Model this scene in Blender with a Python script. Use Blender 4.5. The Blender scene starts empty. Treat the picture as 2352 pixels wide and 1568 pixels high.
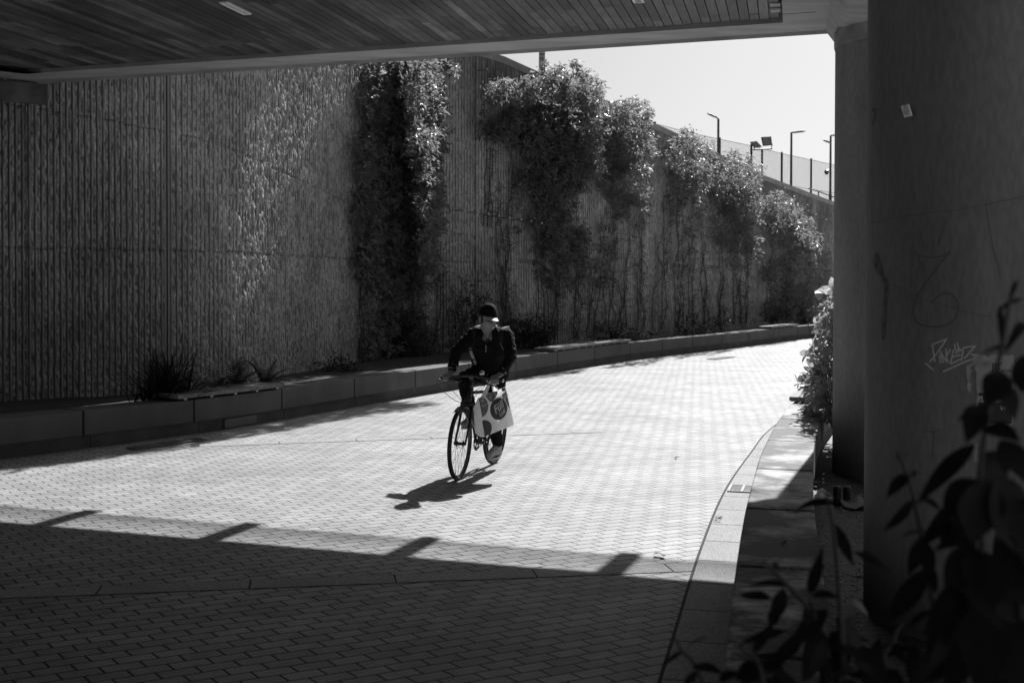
import bpy, bmesh, math, random
import numpy as np
from mathutils import Vector, Matrix
random.seed(7); rng = np.random.default_rng(11)
scene = bpy.context.scene
COL = scene.collection
sin, cos, pi, rad = math.sin, math.cos, math.pi, math.radians

# ------------------------------------------------------------------ camera
F = 2700.0                      # focal length in pixels of a 2352 wide picture
H = 1.89                        # eye height above the paving
PITCH, ROLL, SHY = rad(1.0), rad(0.15), 92.0
fw = np.array([0, cos(PITCH), -sin(PITCH)]); up0 = np.array([0, sin(PITCH), cos(PITCH)]); rt0 = np.array([1.0, 0, 0])
rt = rt0 * cos(ROLL) + up0 * sin(ROLL); up = up0 * cos(ROLL) - rt0 * sin(ROLL)
EYE = np.array([0, 0, H])
def ray(px, py): return rt * ((px - 1176) / F) + up * ((784 - SHY - py) / F) + fw
def G(px, py, z=0.0):           # point of a horizontal plane seen at that place of the photograph
    r = ray(px, py); return EYE + r * ((z - H) / r[2])
def PD(px, py, d):              # point at distance d along the street
    r = ray(px, py); return EYE + r * (d / r[1])
cam = bpy.data.cameras.new('camera'); camo = bpy.data.objects.new('camera', cam); COL.objects.link(camo)
cam.sensor_width = 36; cam.lens = F / 2352 * 36; cam.shift_y = -SHY / 2352; cam.clip_end = 3000; cam.clip_start = 0.05
M = Matrix(((rt[0], up[0], -fw[0], 0), (rt[1], up[1], -fw[1], 0), (rt[2], up[2], -fw[2], H), (0, 0, 0, 1)))
camo.matrix_world = M
cam.dof.use_dof = True; cam.dof.focus_distance = 11.6; cam.dof.aperture_fstop = 3.4
scene.camera = camo

# ------------------------------------------------------------------ light
SUN_AZ, SUN_EL = rad(20.5), rad(40)
S = Vector((sin(SUN_AZ) * cos(SUN_EL), cos(SUN_AZ) * cos(SUN_EL), sin(SUN_EL)))
sl = bpy.data.lights.new('sun', 'SUN'); sl.energy = 5.0; sl.angle = rad(0.53); sl.color = (1, 1, 1)
so = bpy.data.objects.new('sun', sl); so.rotation_euler = S.to_track_quat('Z', 'Y').to_euler(); COL.objects.link(so); so.location = (6, 20, 30)
w = bpy.data.worlds.new('World'); scene.world = w; w.use_nodes = True
nt = w.node_tree; nt.nodes.clear()
sky = nt.nodes.new('ShaderNodeTexSky'); sky.sky_type = 'NISHITA'; sky.sun_disc = False
sky.sun_elevation = SUN_EL; sky.sun_rotation = SUN_AZ; sky.dust_density = 2.0
bw = nt.nodes.new('ShaderNodeRGBToBW'); bg = nt.nodes.new('ShaderNodeBackground'); wo = nt.nodes.new('ShaderNodeOutputWorld')
bg.inputs[1].default_value = 0.05
nt.links.new(sky.outputs[0], bw.inputs[0]); nt.links.new(bw.outputs[0], bg.inputs[0]); nt.links.new(bg.outputs[0], wo.inputs[0])
scene.view_settings.view_transform = 'Standard'; scene.view_settings.look = 'None'
scene.view_settings.exposure = 0.58; scene.view_settings.gamma = 1.0
scene.render.engine = 'CYCLES'
scene.cycles.max_bounces = 8; scene.cycles.diffuse_bounces = 4
scene.cycles.use_denoising = True

# ------------------------------------------------------------------ materials (the photograph is black and white: greys only)
MATS = {}
def mat(name, v, rough=0.8, var=0.0, scale=4.0, bump=0.0, bscale=60.0, stretch=(1, 1, 1), speck=0.0, sscale=300.0, metal=0.0, trans=0.0, spec=0.5, detail=5, attr=None, tcol=1.5):
    if name in MATS: return MATS[name]
    m = bpy.data.materials.new(name); m.use_nodes = True; n = m.node_tree.nodes; l = m.node_tree.links
    b = n['Principled BSDF']; b.inputs['Roughness'].default_value = rough; b.inputs['Metallic'].default_value = metal
    b.inputs['Specular IOR Level'].default_value = spec; b.inputs['Base Color'].default_value = (v, v, v, 1)
    tc = n.new('ShaderNodeTexCoord'); mp = n.new('ShaderNodeMapping'); mp.inputs['Scale'].default_value = stretch
    l.new(tc.outputs['Object'], mp.inputs[0]); val = None
    def mul(a, bq):
        q = n.new('ShaderNodeMath'); q.operation = 'MULTIPLY'
        for i, x in enumerate((a, bq)):
            if isinstance(x, (int, float)): q.inputs[i].default_value = x
            else: l.new(x, q.inputs[i])
        return q.outputs[0]
    def noise(sc, det, lo, hi, a=0.3, c=0.7):
        t = n.new('ShaderNodeTexNoise'); t.inputs['Scale'].default_value = sc; t.inputs['Detail'].default_value = det; l.new(mp.outputs[0], t.inputs['Vector'])
        r = n.new('ShaderNodeMapRange'); r.inputs[1].default_value = a; r.inputs[2].default_value = c; r.inputs[3].default_value = lo; r.inputs[4].default_value = hi
        l.new(t.outputs['Fac'], r.inputs[0]); return r.outputs[0]
    if var: val = mul(noise(scale, detail, 1 - var, 1 + var), v)
    if speck: val = mul(noise(sscale, 1, 1 - speck, 1 + speck, 0.35, 0.65), val if val is not None else v)
    if attr:
        at = n.new('ShaderNodeAttribute'); at.attribute_name = attr; val = mul(at.outputs['Fac'], val if val is not None else v)
    if val is not None: l.new(val, b.inputs['Base Color'])
    if bump:
        t = n.new('ShaderNodeTexNoise'); t.inputs['Scale'].default_value = bscale; t.inputs['Detail'].default_value = 4; l.new(mp.outputs[0], t.inputs['Vector'])
        bp = n.new('ShaderNodeBump'); bp.inputs['Strength'].default_value = bump; bp.inputs['Distance'].default_value = 0.01
        l.new(t.outputs['Fac'], bp.inputs['Height']); l.new(bp.outputs[0], b.inputs['Normal'])
    if trans:
        tr = n.new('ShaderNodeBsdfTranslucent'); tr.inputs[0].default_value = (v * tcol, v * tcol, v * tcol, 1)
        mx = n.new('ShaderNodeMixShader'); mx.inputs[0].default_value = trans
        l.new(b.outputs[0], mx.inputs[1]); l.new(tr.outputs[0], mx.inputs[2]); l.new(mx.outputs[0], n['Material Output'].inputs[0])
        if val is not None: l.new(mul(val, tcol), tr.inputs[0])
    MATS[name] = m; return m

def paver_material():
    m = bpy.data.materials.new('block_paving'); m.use_nodes = True; n = m.node_tree.nodes; l = m.node_tree.links
    b = n['Principled BSDF']; b.inputs['Roughness'].default_value = 0.72; b.inputs['Specular IOR Level'].default_value = 0.35
    tc = n.new('ShaderNodeTexCoord'); mp = n.new('ShaderNodeMapping'); mp.inputs['Rotation'].default_value = (0, 0, rad(-32.5)); mp.inputs['Scale'].default_value = (1, 1.168, 1)
    l.new(tc.outputs['Object'], mp.inputs[0])
    # slight waviness of the laid rows
    wn = n.new('ShaderNodeTexNoise'); wn.inputs['Scale'].default_value = 1.3; wn.inputs['Detail'].default_value = 2; l.new(mp.outputs[0], wn.inputs['Vector'])
    ws = n.new('ShaderNodeVectorMath'); ws.operation = 'SCALE'; ws.inputs['Scale'].default_value = 0.035; l.new(wn.outputs['Color'], ws.inputs[0])
    wa = n.new('ShaderNodeVectorMath'); l.new(mp.outputs[0], wa.inputs[0]); l.new(ws.outputs[0], wa.inputs[1])
    br = n.new('ShaderNodeTexBrick'); br.offset = 0.5
    for k, v in (('Color1', .29), ('Color2', .37), ('Mortar', .012)): br.inputs[k].default_value = (v, v, v, 1)
    br.inputs['Scale'].default_value = 1; br.inputs['Mortar Size'].default_value = 0.0066; br.inputs['Mortar Smooth'].default_value = 0.2
    br.inputs['Brick Width'].default_value = 0.2; br.inputs['Row Height'].default_value = 0.118; l.new(wa.outputs[0], br.inputs['Vector'])
    def noise(sc, det, lo, hi, a, c):
        t = n.new('ShaderNodeTexNoise'); t.inputs['Scale'].default_value = sc; t.inputs['Detail'].default_value = det; l.new(mp.outputs[0], t.inputs['Vector'])
        r = n.new('ShaderNodeMapRange'); r.inputs[1].default_value = a; r.inputs[2].default_value = c; r.inputs[3].default_value = lo; r.inputs[4].default_value = hi
        l.new(t.outputs['Fac'], r.inputs[0]); return r.outputs[0], t.outputs['Fac']
    sp, spr = noise(190, 2, .55, 1.45, .3, .7); st, _ = noise(.9, 6, .78, 1.16, .3, .7); s2, _ = noise(6, 4, .84, 1.14, .3, .7)
    a = n.new('ShaderNodeMix'); a.data_type = 'RGBA'; a.blend_type = 'MULTIPLY'; a.inputs[0].default_value = 1
    cur = br.outputs['Color']
    for x in (sp, st, s2):
        q = n.new('ShaderNodeVectorMath'); q.operation = 'SCALE'; l.new(cur, q.inputs[0]); l.new(x, q.inputs['Scale']); cur = q.outputs[0]
    l.new(cur, b.inputs['Base Color'])
    inv = n.new('ShaderNodeMath'); inv.operation = 'MULTIPLY_ADD'; inv.inputs[1].default_value = -1.0; inv.inputs[2].default_value = 1.0; l.new(br.outputs['Fac'], inv.inputs[0])
    ad = n.new('ShaderNodeMath'); ad.operation = 'MULTIPLY_ADD'; ad.inputs[1].default_value = 0.25; l.new(spr, ad.inputs[0]); l.new(inv.outputs[0], ad.inputs[2])
    bp = n.new('ShaderNodeBump'); bp.inputs['Strength'].default_value = 0.6; bp.inputs['Distance'].default_value = 0.006
    l.new(ad.outputs[0], bp.inputs['Height']); l.new(bp.outputs[0], b.inputs['Normal'])
    return m

# ------------------------------------------------------------------ mesh helpers
MW = {}
def wm(o): return MW.get(o.name, Matrix.Identity(4))
def link(name, verts, faces, m, parent=None, smooth=False, local=False, bevel=0, attr=None):
    verts = np.asarray(verts, dtype=float).reshape(-1, 3)
    W = wm(parent) if parent is not None else Matrix.Identity(4)
    if parent is not None and not local:
        I = np.array(W.inverted()); verts = verts @ I[:3, :3].T + I[:3, 3]
    me = bpy.data.meshes.new(name)
    if isinstance(faces, np.ndarray):
        k = faces.shape[1]; nf = len(faces)
        me.vertices.add(len(verts)); me.vertices.foreach_set('co', verts.ravel())
        me.loops.add(nf * k); me.loops.foreach_set('vertex_index', faces.ravel().astype(np.int32))
        me.polygons.add(nf); me.polygons.foreach_set('loop_start', np.arange(0, nf * k, k, dtype=np.int32))
        me.update(calc_edges=True); me.validate()
    else:
        me.from_pydata([tuple(v) for v in verts], [], faces); me.update()
    if smooth: me.polygons.foreach_set('use_smooth', np.ones(len(me.polygons), dtype=bool))
    if attr is not None:
        at = me.attributes.new('tone', 'FLOAT', 'FACE'); at.data.foreach_set('value', np.asarray(attr, dtype=np.float32))
    o = bpy.data.objects.new(name, me); COL.objects.link(o)
    me.materials.append(m)
    if parent is not None: o.parent = parent
    MW[o.name] = W
    if bevel:
        bv = o.modifiers.new('bevel', 'BEVEL'); bv.width = bevel; bv.segments = 2; bv.limit_method = 'ANGLE'; bv.angle_limit = rad(35)
    return o
def tag(o, label=None, cat=None, group=None, kind=None):
    for k, v in (('label', label), ('category', cat), ('group', group), ('kind', kind)):
        if v: o[k] = v
    return o
def thing(name, label, cat, loc=(0, 0, 0), rz=0.0, group=None):
    o = bpy.data.objects.new(name, None); COL.objects.link(o); o.empty_display_size = 0.2
    o.location = loc; o.rotation_euler = (0, 0, rz)
    MW[o.name] = Matrix.Translation(Vector(loc)) @ Matrix.Rotation(rz, 4, 'Z')
    return tag(o, label, cat, group)
class MB:
    def __init__(s): s.v = []; s.f = []; s.t = []
    def add(s, vs, fs, tone=1.0):
        o = len(s.v); s.v += [tuple(map(float, x)) for x in vs]; s.f += [tuple(i + o for i in f) for f in fs]; s.t += [tone] * len(fs); return s
    def hexa(s, b, t, tone=1.0):   # bottom and top rings of equal length
        n = len(b); fs = [tuple(range(n - 1, -1, -1)), tuple(range(n, 2 * n))] + [(i, (i + 1) % n, n + (i + 1) % n, n + i) for i in range(n)]
        return s.add(list(b) + list(t), fs, tone)
    def prism(s, poly, z0, z1, tone=1.0): return s.hexa([(x, y, z0) for x, y in poly], [(x, y, z1) for x, y in poly], tone)
    def box(s, c, size, ax=None, tone=1.0):
        A = np.eye(3) if ax is None else np.array(ax, float); c = np.array(c, float); h = np.array(size) / 2
        vs = [c + A[0] * h[0] * i + A[1] * h[1] * j + A[2] * h[2] * k for k in (-1, 1) for i, j in ((-1, -1), (1, -1), (1, 1), (-1, 1))]
        return s.hexa(vs[:4], vs[4:], tone)
    def tube(s, pts, r, n=8, cap=True, tone=1.0, flat=1.0, closed=False):
        P = [np.array(p, float) for p in pts]; k = len(P); R = [r] * k if isinstance(r, (int, float)) else list(r)
        N = None; rings = []
        for i in range(k):
            t = (P[(i + 1) % k] - P[i - 1]) if closed else (P[min(i + 1, k - 1)] - P[max(i - 1, 0)])
            t = t / (np.linalg.norm(t) + 1e-12)
            if N is None: N = np.cross(t, [0, 0, 1.0]) if abs(t[2]) < 0.9 else np.cross(t, [1.0, 0, 0])
            N = N - t * (N @ t); N /= np.linalg.norm(N) + 1e-12; B = np.cross(t, N)
            rings.append([P[i] + R[i] * (cos(2 * pi * j / n) * N + flat * sin(2 * pi * j / n) * B) for j in range(n)])
        vs = [v for q in rings for v in q]; m = k if closed else k - 1
        fs = [(i * n + j, i * n + (j + 1) % n, ((i + 1) % k) * n + (j + 1) % n, ((i + 1) % k) * n + j) for i in range(m) for j in range(n)]
        if cap and not closed: fs += [tuple(range(n - 1, -1, -1)), tuple((k - 1) * n + j for j in range(n))]
        return s.add(vs, fs, tone)
    def capsule(s, p0, p1, r0, r1, n=14):  # closed tapered limb with round ends
        p0, p1 = np.array(p0, float), np.array(p1, float); d = p1 - p0; d = d / (np.linalg.norm(d) + 1e-9)
        pts, rs = [], []
        for a in (80, 55, 28): pts.append(p0 - d * r0 * sin(rad(a))); rs.append(r0 * cos(rad(a)))
        for q in (0, .33, .66, 1): pts.append(p0 + (p1 - p0) * q); rs.append(r0 + (r1 - r0) * q)
        for a in (28, 55, 80): pts.append(p1 + d * r1 * sin(rad(a))); rs.append(r1 * cos(rad(a)))
        return s.tube(pts, rs, n)
    def ball(s, c, r, nu=16, nv=10, ax=None):
        A = np.eye(3) if ax is None else np.array(ax, float); c = np.array(c, float); r = (r, r, r) if isinstance(r, (int, float)) else r
        vs = [c - A[2] * r[2]]
        for i in range(1, nv):
            th = -pi / 2 + pi * i / nv
            for j in range(nu):
                ph = 2 * pi * j / nu; vs.append(c + A[0] * r[0] * cos(th) * cos(ph) + A[1] * r[1] * cos(th) * sin(ph) + A[2] * r[2] * sin(th))
        vs.append(c + A[2] * r[2]); e = len(vs) - 1
        fs = [(0, 1 + (j + 1) % nu, 1 + j) for j in range(nu)]
        for i in range(nv - 2): fs += [(1 + i * nu + j, 1 + i * nu + (j + 1) % nu, 1 + (i + 1) * nu + (j + 1) % nu, 1 + (i + 1) * nu + j) for j in range(nu)]
        fs += [(1 + (nv - 2) * nu + j, 1 + (nv - 2) * nu + (j + 1) % nu, e) for j in range(nu)]
        return s.add(vs, fs)
    def lathe(s, c, prof, n=24, ax=None, caps=True):   # prof: (radius, height) along ax[2]
        A = np.eye(3) if ax is None else np.array(ax, float); c = np.array(c, float); k = len(prof)
        vs = [c + A[2] * h + r * (cos(2 * pi * j / n) * A[0] + sin(2 * pi * j / n) * A[1]) for r, h in prof for j in range(n)]
        fs = [(i * n + j, i * n + (j + 1) % n, (i + 1) * n + (j + 1) % n, (i + 1) * n + j) for i in range(k - 1) for j in range(n)]
        if caps: fs += [tuple(range(n - 1, -1, -1)), tuple((k - 1) * n + j for j in range(n))]
        return s.add(vs, fs)
    def ribbon(s, pts, nrm, wd):                       # flat stroke of width wd lying on a surface
        P = [np.array(p, float) for p in pts]; k = len(P); vs = []
        for i in range(k):
            t = P[min(i + 1, k - 1)] - P[max(i - 1, 0)]; t /= np.linalg.norm(t) + 1e-12
            nn = nrm(P[i]) if callable(nrm) else np.array(nrm, float); b = np.cross(nn, t); b /= np.linalg.norm(b) + 1e-12
            vs += [P[i] - b * wd / 2, P[i] + b * wd / 2]
        return s.add(vs, [(2 * i, 2 * i + 2, 2 * i + 3, 2 * i + 1) for i in range(k - 1)])
    def blade(s, base, d, nrm, L, wd, droop=0.3, seg=4, shape=None, fold=0.15):   # one leaf: a curved, slightly folded sheet
        base = np.array(base, float); d = np.array(d, float); d /= np.linalg.norm(d); nrm = np.array(nrm, float); nrm -= d * (nrm @ d); nrm /= np.linalg.norm(nrm) + 1e-9
        b = np.cross(d, nrm); vs = []; p = base.copy(); dd = d.copy()
        for i in range(seg + 1):
            q = i / seg; wv = (shape(q) if shape else sin(pi * min(1, q * 0.93 + 0.05)) ** 0.8) * wd / 2
            n2 = np.cross(b, dd)
            vs += [p - b * wv + n2 * wv * fold, p, p + b * wv + n2 * wv * fold]
            p = p + dd * L / seg; dd = dd - nrm * droop / seg * 1.5; dd /= np.linalg.norm(dd)
        fs = []
        for i in range(seg):
            a = 3 * i; fs += [(a, a + 1, a + 4, a + 3), (a + 1, a + 2, a + 5, a + 4)]
        return s.add(vs, fs)
    def build(s, name, m, parent=None, smooth=False, local=False, bevel=0, attr=False):
        return link(name, s.v, s.f, m, parent, smooth, local, bevel, s.t if attr else None)
def smooth_path(pts, n=12):     # Catmull-Rom
    P = [np.array(p, float) for p in pts]; P = [2 * P[0] - P[1]] + P + [2 * P[-1] - P[-2]]; out = []
    for i in range(1, len(P) - 2):
        for k in range(n):
            t = k / n; a, b, c, d = P[i - 1:i + 3]
            out.append(0.5 * (2 * b + (c - a) * t + (2 * a - 5 * b + 4 * c - d) * t * t + (3 * b - a - 3 * c + d) * t ** 3))
    return out + [P[-2]]
class Path:                      # plan curve measured by its length
    def __init__(s, pts):
        s.p = np.array([q[:2] for q in pts], float); d = np.linalg.norm(np.diff(s.p, axis=0), axis=1); s.s = np.concatenate([[0], np.cumsum(d)]); s.L = s.s[-1]
    def at(s, t): t = np.asarray(t, float); return np.stack([np.interp(t, s.s, s.p[:, 0]), np.interp(t, s.s, s.p[:, 1])], -1)
    def tan(s, t):
        d = s.at(np.clip(np.asarray(t) + 0.05, 0, s.L)) - s.at(np.clip(np.asarray(t) - 0.05, 0, s.L)); return d / np.linalg.norm(d, axis=-1, keepdims=True)
    def off(s, t, o):            # o > 0 to the left of the travel direction
        d = s.tan(t); return s.at(t) + np.stack([-d[..., 1], d[..., 0]], -1) * np.asarray(o)[..., None]
    def near(s, q):
        t = np.linspace(0, s.L, 2000); return float(t[np.argmin(np.linalg.norm(s.at(t) - np.array(q[:2]), axis=1))])
    def look(s, px):             # where the line of sight through column px meets the curve
        t = np.linspace(0, s.L, 4000); p = s.at(t); u = (px - 1176) / F
        k = np.where(np.diff(np.sign(p[:, 0] - u * p[:, 1])) != 0)[0]; return float(t[k[0]]) if len(k) else s.L
def vnoise(x, y, seed=0):
    xi, yi = np.floor(x).astype(np.int64), np.floor(y).astype(np.int64); fx, fy = x - xi, y - yi
    def h(a, b):
        q = np.sin(a * 127.1 + b * 311.7 + seed * 74.7) * 43758.5453; return q - np.floor(q)
    sx, sy = fx * fx * (3 - 2 * fx), fy * fy * (3 - 2 * fy)
    return (h(xi, yi) * (1 - sx) + h(xi + 1, yi) * sx) * (1 - sy) + (h(xi, yi + 1) * (1 - sx) + h(xi + 1, yi + 1) * sx) * sy
def fused(name, mb, m, parent, voxel, smooth_it=4, wrinkle=0.0, wsize=0.06, local=True):   # one continuous skin from overlapping limbs
    me = bpy.data.meshes.new('tmp'); me.from_pydata(mb.v, [], mb.f); o = bpy.data.objects.new('tmp', me); COL.objects.link(o)
    r = o.modifiers.new('r', 'REMESH'); r.mode = 'VOXEL'; r.voxel_size = voxel
    sm = o.modifiers.new('s', 'SMOOTH'); sm.factor = 0.5; sm.iterations = smooth_it
    if wrinkle:
        t = bpy.data.textures.new('w', 'CLOUDS'); t.noise_scale = wsize; t.noise_depth = 2
        dm = o.modifiers.new('d', 'DISPLACE'); dm.texture = t; dm.strength = wrinkle; dm.mid_level = 0.5
    dg = bpy.context.evaluated_depsgraph_get(); me2 = bpy.data.meshes.new_from_object(o.evaluated_get(dg)); bpy.data.objects.remove(o)
    me2.name = name; me2.materials.clear(); me2.materials.append(m)
    me2.polygons.foreach_set('use_smooth', np.ones(len(me2.polygons), dtype=bool))
    q = bpy.data.objects.new(name, me2); COL.objects.link(q)
    if parent is not None: q.parent = parent; MW[q.name] = wm(parent)
    return q
_txt = {}
def text_mesh(body, size=1.0, shear=0.0, bold=0.0):
    key = (body, shear, bold)
    if key not in _txt:
        c = bpy.data.curves.new('t', 'FONT'); c.body = body; c.shear = shear; c.offset = bold; c.resolution_u = 3; c.align_x = 'CENTER'; c.align_y = 'CENTER'
        o = bpy.data.objects.new('t', c); COL.objects.link(o); dg = bpy.context.evaluated_depsgraph_get(); dg.update()
        me = o.evaluated_get(dg).to_mesh(); _txt[key] = ([tuple(v.co) for v in me.vertices], [tuple(p.vertices) for p in me.polygons])
        bpy.data.objects.remove(o)
    v, f = _txt[key]; return [(x * size, y * size) for x, y, z in v], f
# ------------------------------------------------------------------ shared materials
CONC = mat('concrete', .30, .85, .22, 1.6, .25, 40, speck=.12, sscale=120)
CONC_BLOCK = mat('cast_concrete', .085, .8, .22, 2.2, .2, 70, speck=.1, sscale=200, stretch=(1, 1, .5))
CONC_LIGHT = mat('bridge_concrete', .42, .8, .22, 2.4, .2, 30, stretch=(.5, 2, 1))
CONC_COL = mat('column_concrete', .26, .75, .26, 2.2, .15, 25, stretch=(1, 1, .3), speck=.10, sscale=45, detail=9)
RIB = mat('ribbed_concrete', .27, .95, .16, 2.2, .6, 45, speck=.22, sscale=90, attr='tone')
RIBFAR = mat('far_ribbed_concrete', .26, .95, .35, 1.2, .9, 14, stretch=(1, 1, .35), speck=.2, sscale=50, attr='tone')
GRANITE = mat('granite', .30, .8, .12, 2, .5, 220, speck=.45, sscale=160)
SOIL = mat('soil', .035, .95, .5, 9, .8, 40)
DARK = mat('dark_steel', .04, .5, metal=.3)
STEEL = mat('steel', .32, .35, metal=.9)
GALV = mat('galvanised_steel', .22, .5, .2, 8, metal=.4)
WOODT = mat('weathered_timber', .17, .75, .35, 5, .3, 60, stretch=(.2, 3, 3))

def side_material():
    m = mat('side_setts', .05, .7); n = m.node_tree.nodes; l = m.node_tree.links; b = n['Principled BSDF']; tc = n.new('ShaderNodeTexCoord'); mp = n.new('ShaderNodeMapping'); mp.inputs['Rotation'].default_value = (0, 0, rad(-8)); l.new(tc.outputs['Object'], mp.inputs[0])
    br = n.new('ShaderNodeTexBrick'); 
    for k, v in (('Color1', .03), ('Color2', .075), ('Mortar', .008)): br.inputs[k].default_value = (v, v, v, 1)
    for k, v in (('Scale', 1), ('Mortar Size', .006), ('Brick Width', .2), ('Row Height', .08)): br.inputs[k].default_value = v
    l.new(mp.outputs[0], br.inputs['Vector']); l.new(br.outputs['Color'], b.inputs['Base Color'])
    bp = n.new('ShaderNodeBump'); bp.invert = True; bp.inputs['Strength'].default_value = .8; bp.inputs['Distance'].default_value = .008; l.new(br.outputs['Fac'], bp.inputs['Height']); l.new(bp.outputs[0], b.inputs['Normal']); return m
# ------------------------------------------------------------------ ground
g = MB(); g.add([(-70, -25, 0), (90, -25, 0), (90, 150, 0), (-70, 150, 0)], [(0, 1, 2, 3)])
gr = g.build('ground', paver_material()); gr['kind'] = 'structure'
# flat slab courses laid across the paving
def course(pa, pb, width, joint, z=.004):
    a, b = G(*pa)[:2], G(*pb)[:2]; d = (b - a); L = np.linalg.norm(d); d /= L; n = np.array([d[1], -d[0]])
    m = MB(); t = -1.2
    dark = MB()
    while t < L + .4:
        e = min(t + joint - .012, L + .4); q = [a + d * t, a + d * e, a + d * e + n * width, a + d * t + n * width]
        m.add([(x, y, z) for x, y in q], [(3, 2, 1, 0)]); t += joint
    o = m.build('slab_course', GRANITE); o['kind'] = 'structure'
    k = MB(); k.add([(*(a - d * 1.3 - n * .012), z / 2), (*(b + d * .4 - n * .012), z / 2), (*(b + d * .4 + n * (width + .004)), z / 2), (*(a - d * 1.3 + n * (width + .004)), z / 2)], [(3, 2, 1, 0)])
    o = k.build('slab_joint', mat('joint', .03, .95)); o['kind'] = 'structure'
course((0, 1354.5), (1600, 1293), .21, .9)
course((700, 1012), (1300, 991), .2, .9)

# ------------------------------------------------------------------ planter walls
def grouped(lo, hi): return np.arange(lo, hi)
LP = Path(smooth_path([(-7.6, 9.5)] + [G(*p)[:2] for p in ((0, 1056), (424, 1001), (629, 969), (955, 911), (1172.6, 873.6), (1435, 829.7), (1709, 796.5), (1870, 776))] + [(14.5, 43.5)]))
ZT = .43
def planter(path, joints, side, name, label, width=.42, gap=.011):
    root = thing(name, label, 'planter wall', (*path.at(joints[len(joints) // 2]), 0))
    sg = 1 if side == 'left' else -1
    def quad(a, b, o0, o1):
        n = max(2, int((b - a) / .25)); t = np.linspace(a, b, n)
        return list(path.off(t, np.full(n, sg * o0))) + list(path.off(t, np.full(n, sg * o1)))[::-1]
    for a, b in zip(joints[:-1], joints[1:]):
        m = MB(); m.prism(quad(a + gap, b - gap, 0, width)[::sg], .15, ZT); m.build('coping_block', CONC_BLOCK, root, bevel=.012)
        m = MB(); m.prism(quad(a + .13, b + .12, .055, width - .05)[::sg], -.05, .15); m.build('plinth_block', mat('plinth_concrete', .08, .85, .3, 3, .2, 60), root)
    return root
jl = [LP.near(G(px, py, ZT)) for px, py in ((191, 945), (446, 919.5), (648, 896))]
jl = [LP.look(px) for px in (191, 446, 648, 815, 955, 1078, 1186, 1281.5, 1367, 1448.6, 1522, 1591.6, 1659, 1720.6, 1777.5, 1834)]
jl = [jl[0] - 3.4, jl[0] - 1.7] + jl + [jl[-1] + 1.9 * k for k in range(1, 7)]
pw = planter(LP, jl, 'left', 'planter_wall', 'long low planter wall of concrete blocks below the ribbed retaining wall')
RP = Path(smooth_path([G(*p, ZT)[:2] for p in ((1640, 1760), (1663.5, 1512.8), (1690.8, 1297.8), (1713, 1166), (1737.5, 1072.6), (1751, 1033.6), (1779, 978), (1791.6, 960), (1823, 923))] + [(4.6, 17.2), (7.2, 22)]))
jr = [RP.near(G(x, y, ZT)) for x, y in ((1665, 1500), (1690.8, 1297.8), (1713, 1166), (1735, 1075), (1757, 1010), (1791, 960), (1818, 930))]
jr = [max(0.02, jr[0] - 1.5)] + jr + [jr[-1] + 1.4 * k for k in (1, 2, 3, 4, 5)]
def worn_material():
    m = mat('worn_concrete', .2, .75, 0, bump=.3, bscale=60); n = m.node_tree.nodes; l = m.node_tree.links; b = n['Principled BSDF']; tc = n.new('ShaderNodeTexCoord')
    def nz(sc, det, a, c, lo, hi, st=(1, 1, 1)):
        mp = n.new('ShaderNodeMapping'); mp.inputs['Scale'].default_value = st; l.new(tc.outputs['Object'], mp.inputs[0])
        t = n.new('ShaderNodeTexNoise'); t.inputs['Scale'].default_value = sc; t.inputs['Detail'].default_value = det; t.inputs['Roughness'].default_value = .65; l.new(mp.outputs[0], t.inputs['Vector'])
        r = n.new('ShaderNodeMapRange'); r.inputs[1].default_value = a; r.inputs[2].default_value = c; r.inputs[3].default_value = lo; r.inputs[4].default_value = hi; l.new(t.outputs['Fac'], r.inputs[0]); return r.outputs[0]
    v = None
    for x in (nz(1.5, 8, .47, .58, .02, .34), nz(6, 8, .35, .65, .45, 1.5, (1, 5, 1)), nz(170, 2, .3, .7, .75, 1.25)):
        if v is None: v = x
        else: q = n.new('ShaderNodeMath'); q.operation = 'MULTIPLY'; l.new(v, q.inputs[0]); l.new(x, q.inputs[1]); v = q.outputs[0]
    l.new(v, b.inputs['Base Color']); return m
CONC_BLOCK = worn_material()
pr = planter(RP, jr, 'right', 'planter_wall', 'low planter wall with flat worn concrete top beside the round columns', .43, .017)
# darker cobbled strip behind the right hand wall
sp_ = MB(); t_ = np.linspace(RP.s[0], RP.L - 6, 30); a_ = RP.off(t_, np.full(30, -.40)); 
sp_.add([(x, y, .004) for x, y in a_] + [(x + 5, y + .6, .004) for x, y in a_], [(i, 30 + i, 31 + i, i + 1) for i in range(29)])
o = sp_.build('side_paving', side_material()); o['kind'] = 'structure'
# kerb channel in front of the right hand wall
CP = Path(smooth_path([G(*p)[:2] for p in ((1480, 1680), (1509.5, 1568), (1531, 1501), (1607, 1259.6), (1665.5, 1123), (1727.8, 1033.6), (1762, 991))] + [(4.3, 17.6)]))
ch = MB(); dk = MB(); t = .05
while t < CP.L - 2.2:
    e = t + .61; q = list(CP.off(np.array([t, e - .012]), np.array([-.02, -.02]))) + list(CP.off(np.array([e - .012, t]), np.array([-.30, -.30])))
    ch.add([(x, y, .009) for x, y in q], [(3, 2, 1, 0)]); t = e
tt = np.linspace(0, CP.L - 2.2, 60)
for a, b in zip(tt[:-1], tt[1:]):
    q = list(CP.off(np.array([a, b]), np.array([0., 0.]))) + list(CP.off(np.array([b, a]), np.array([-.325, -.325])))
    dk.add([(x, y, .0065) for x, y in q], [(3, 2, 1, 0)])
o = ch.build('kerb_channel', GRANITE); o['kind'] = 'structure'
o = dk.build('channel_joint', MATS['joint']); o['kind'] = 'structure'

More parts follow.
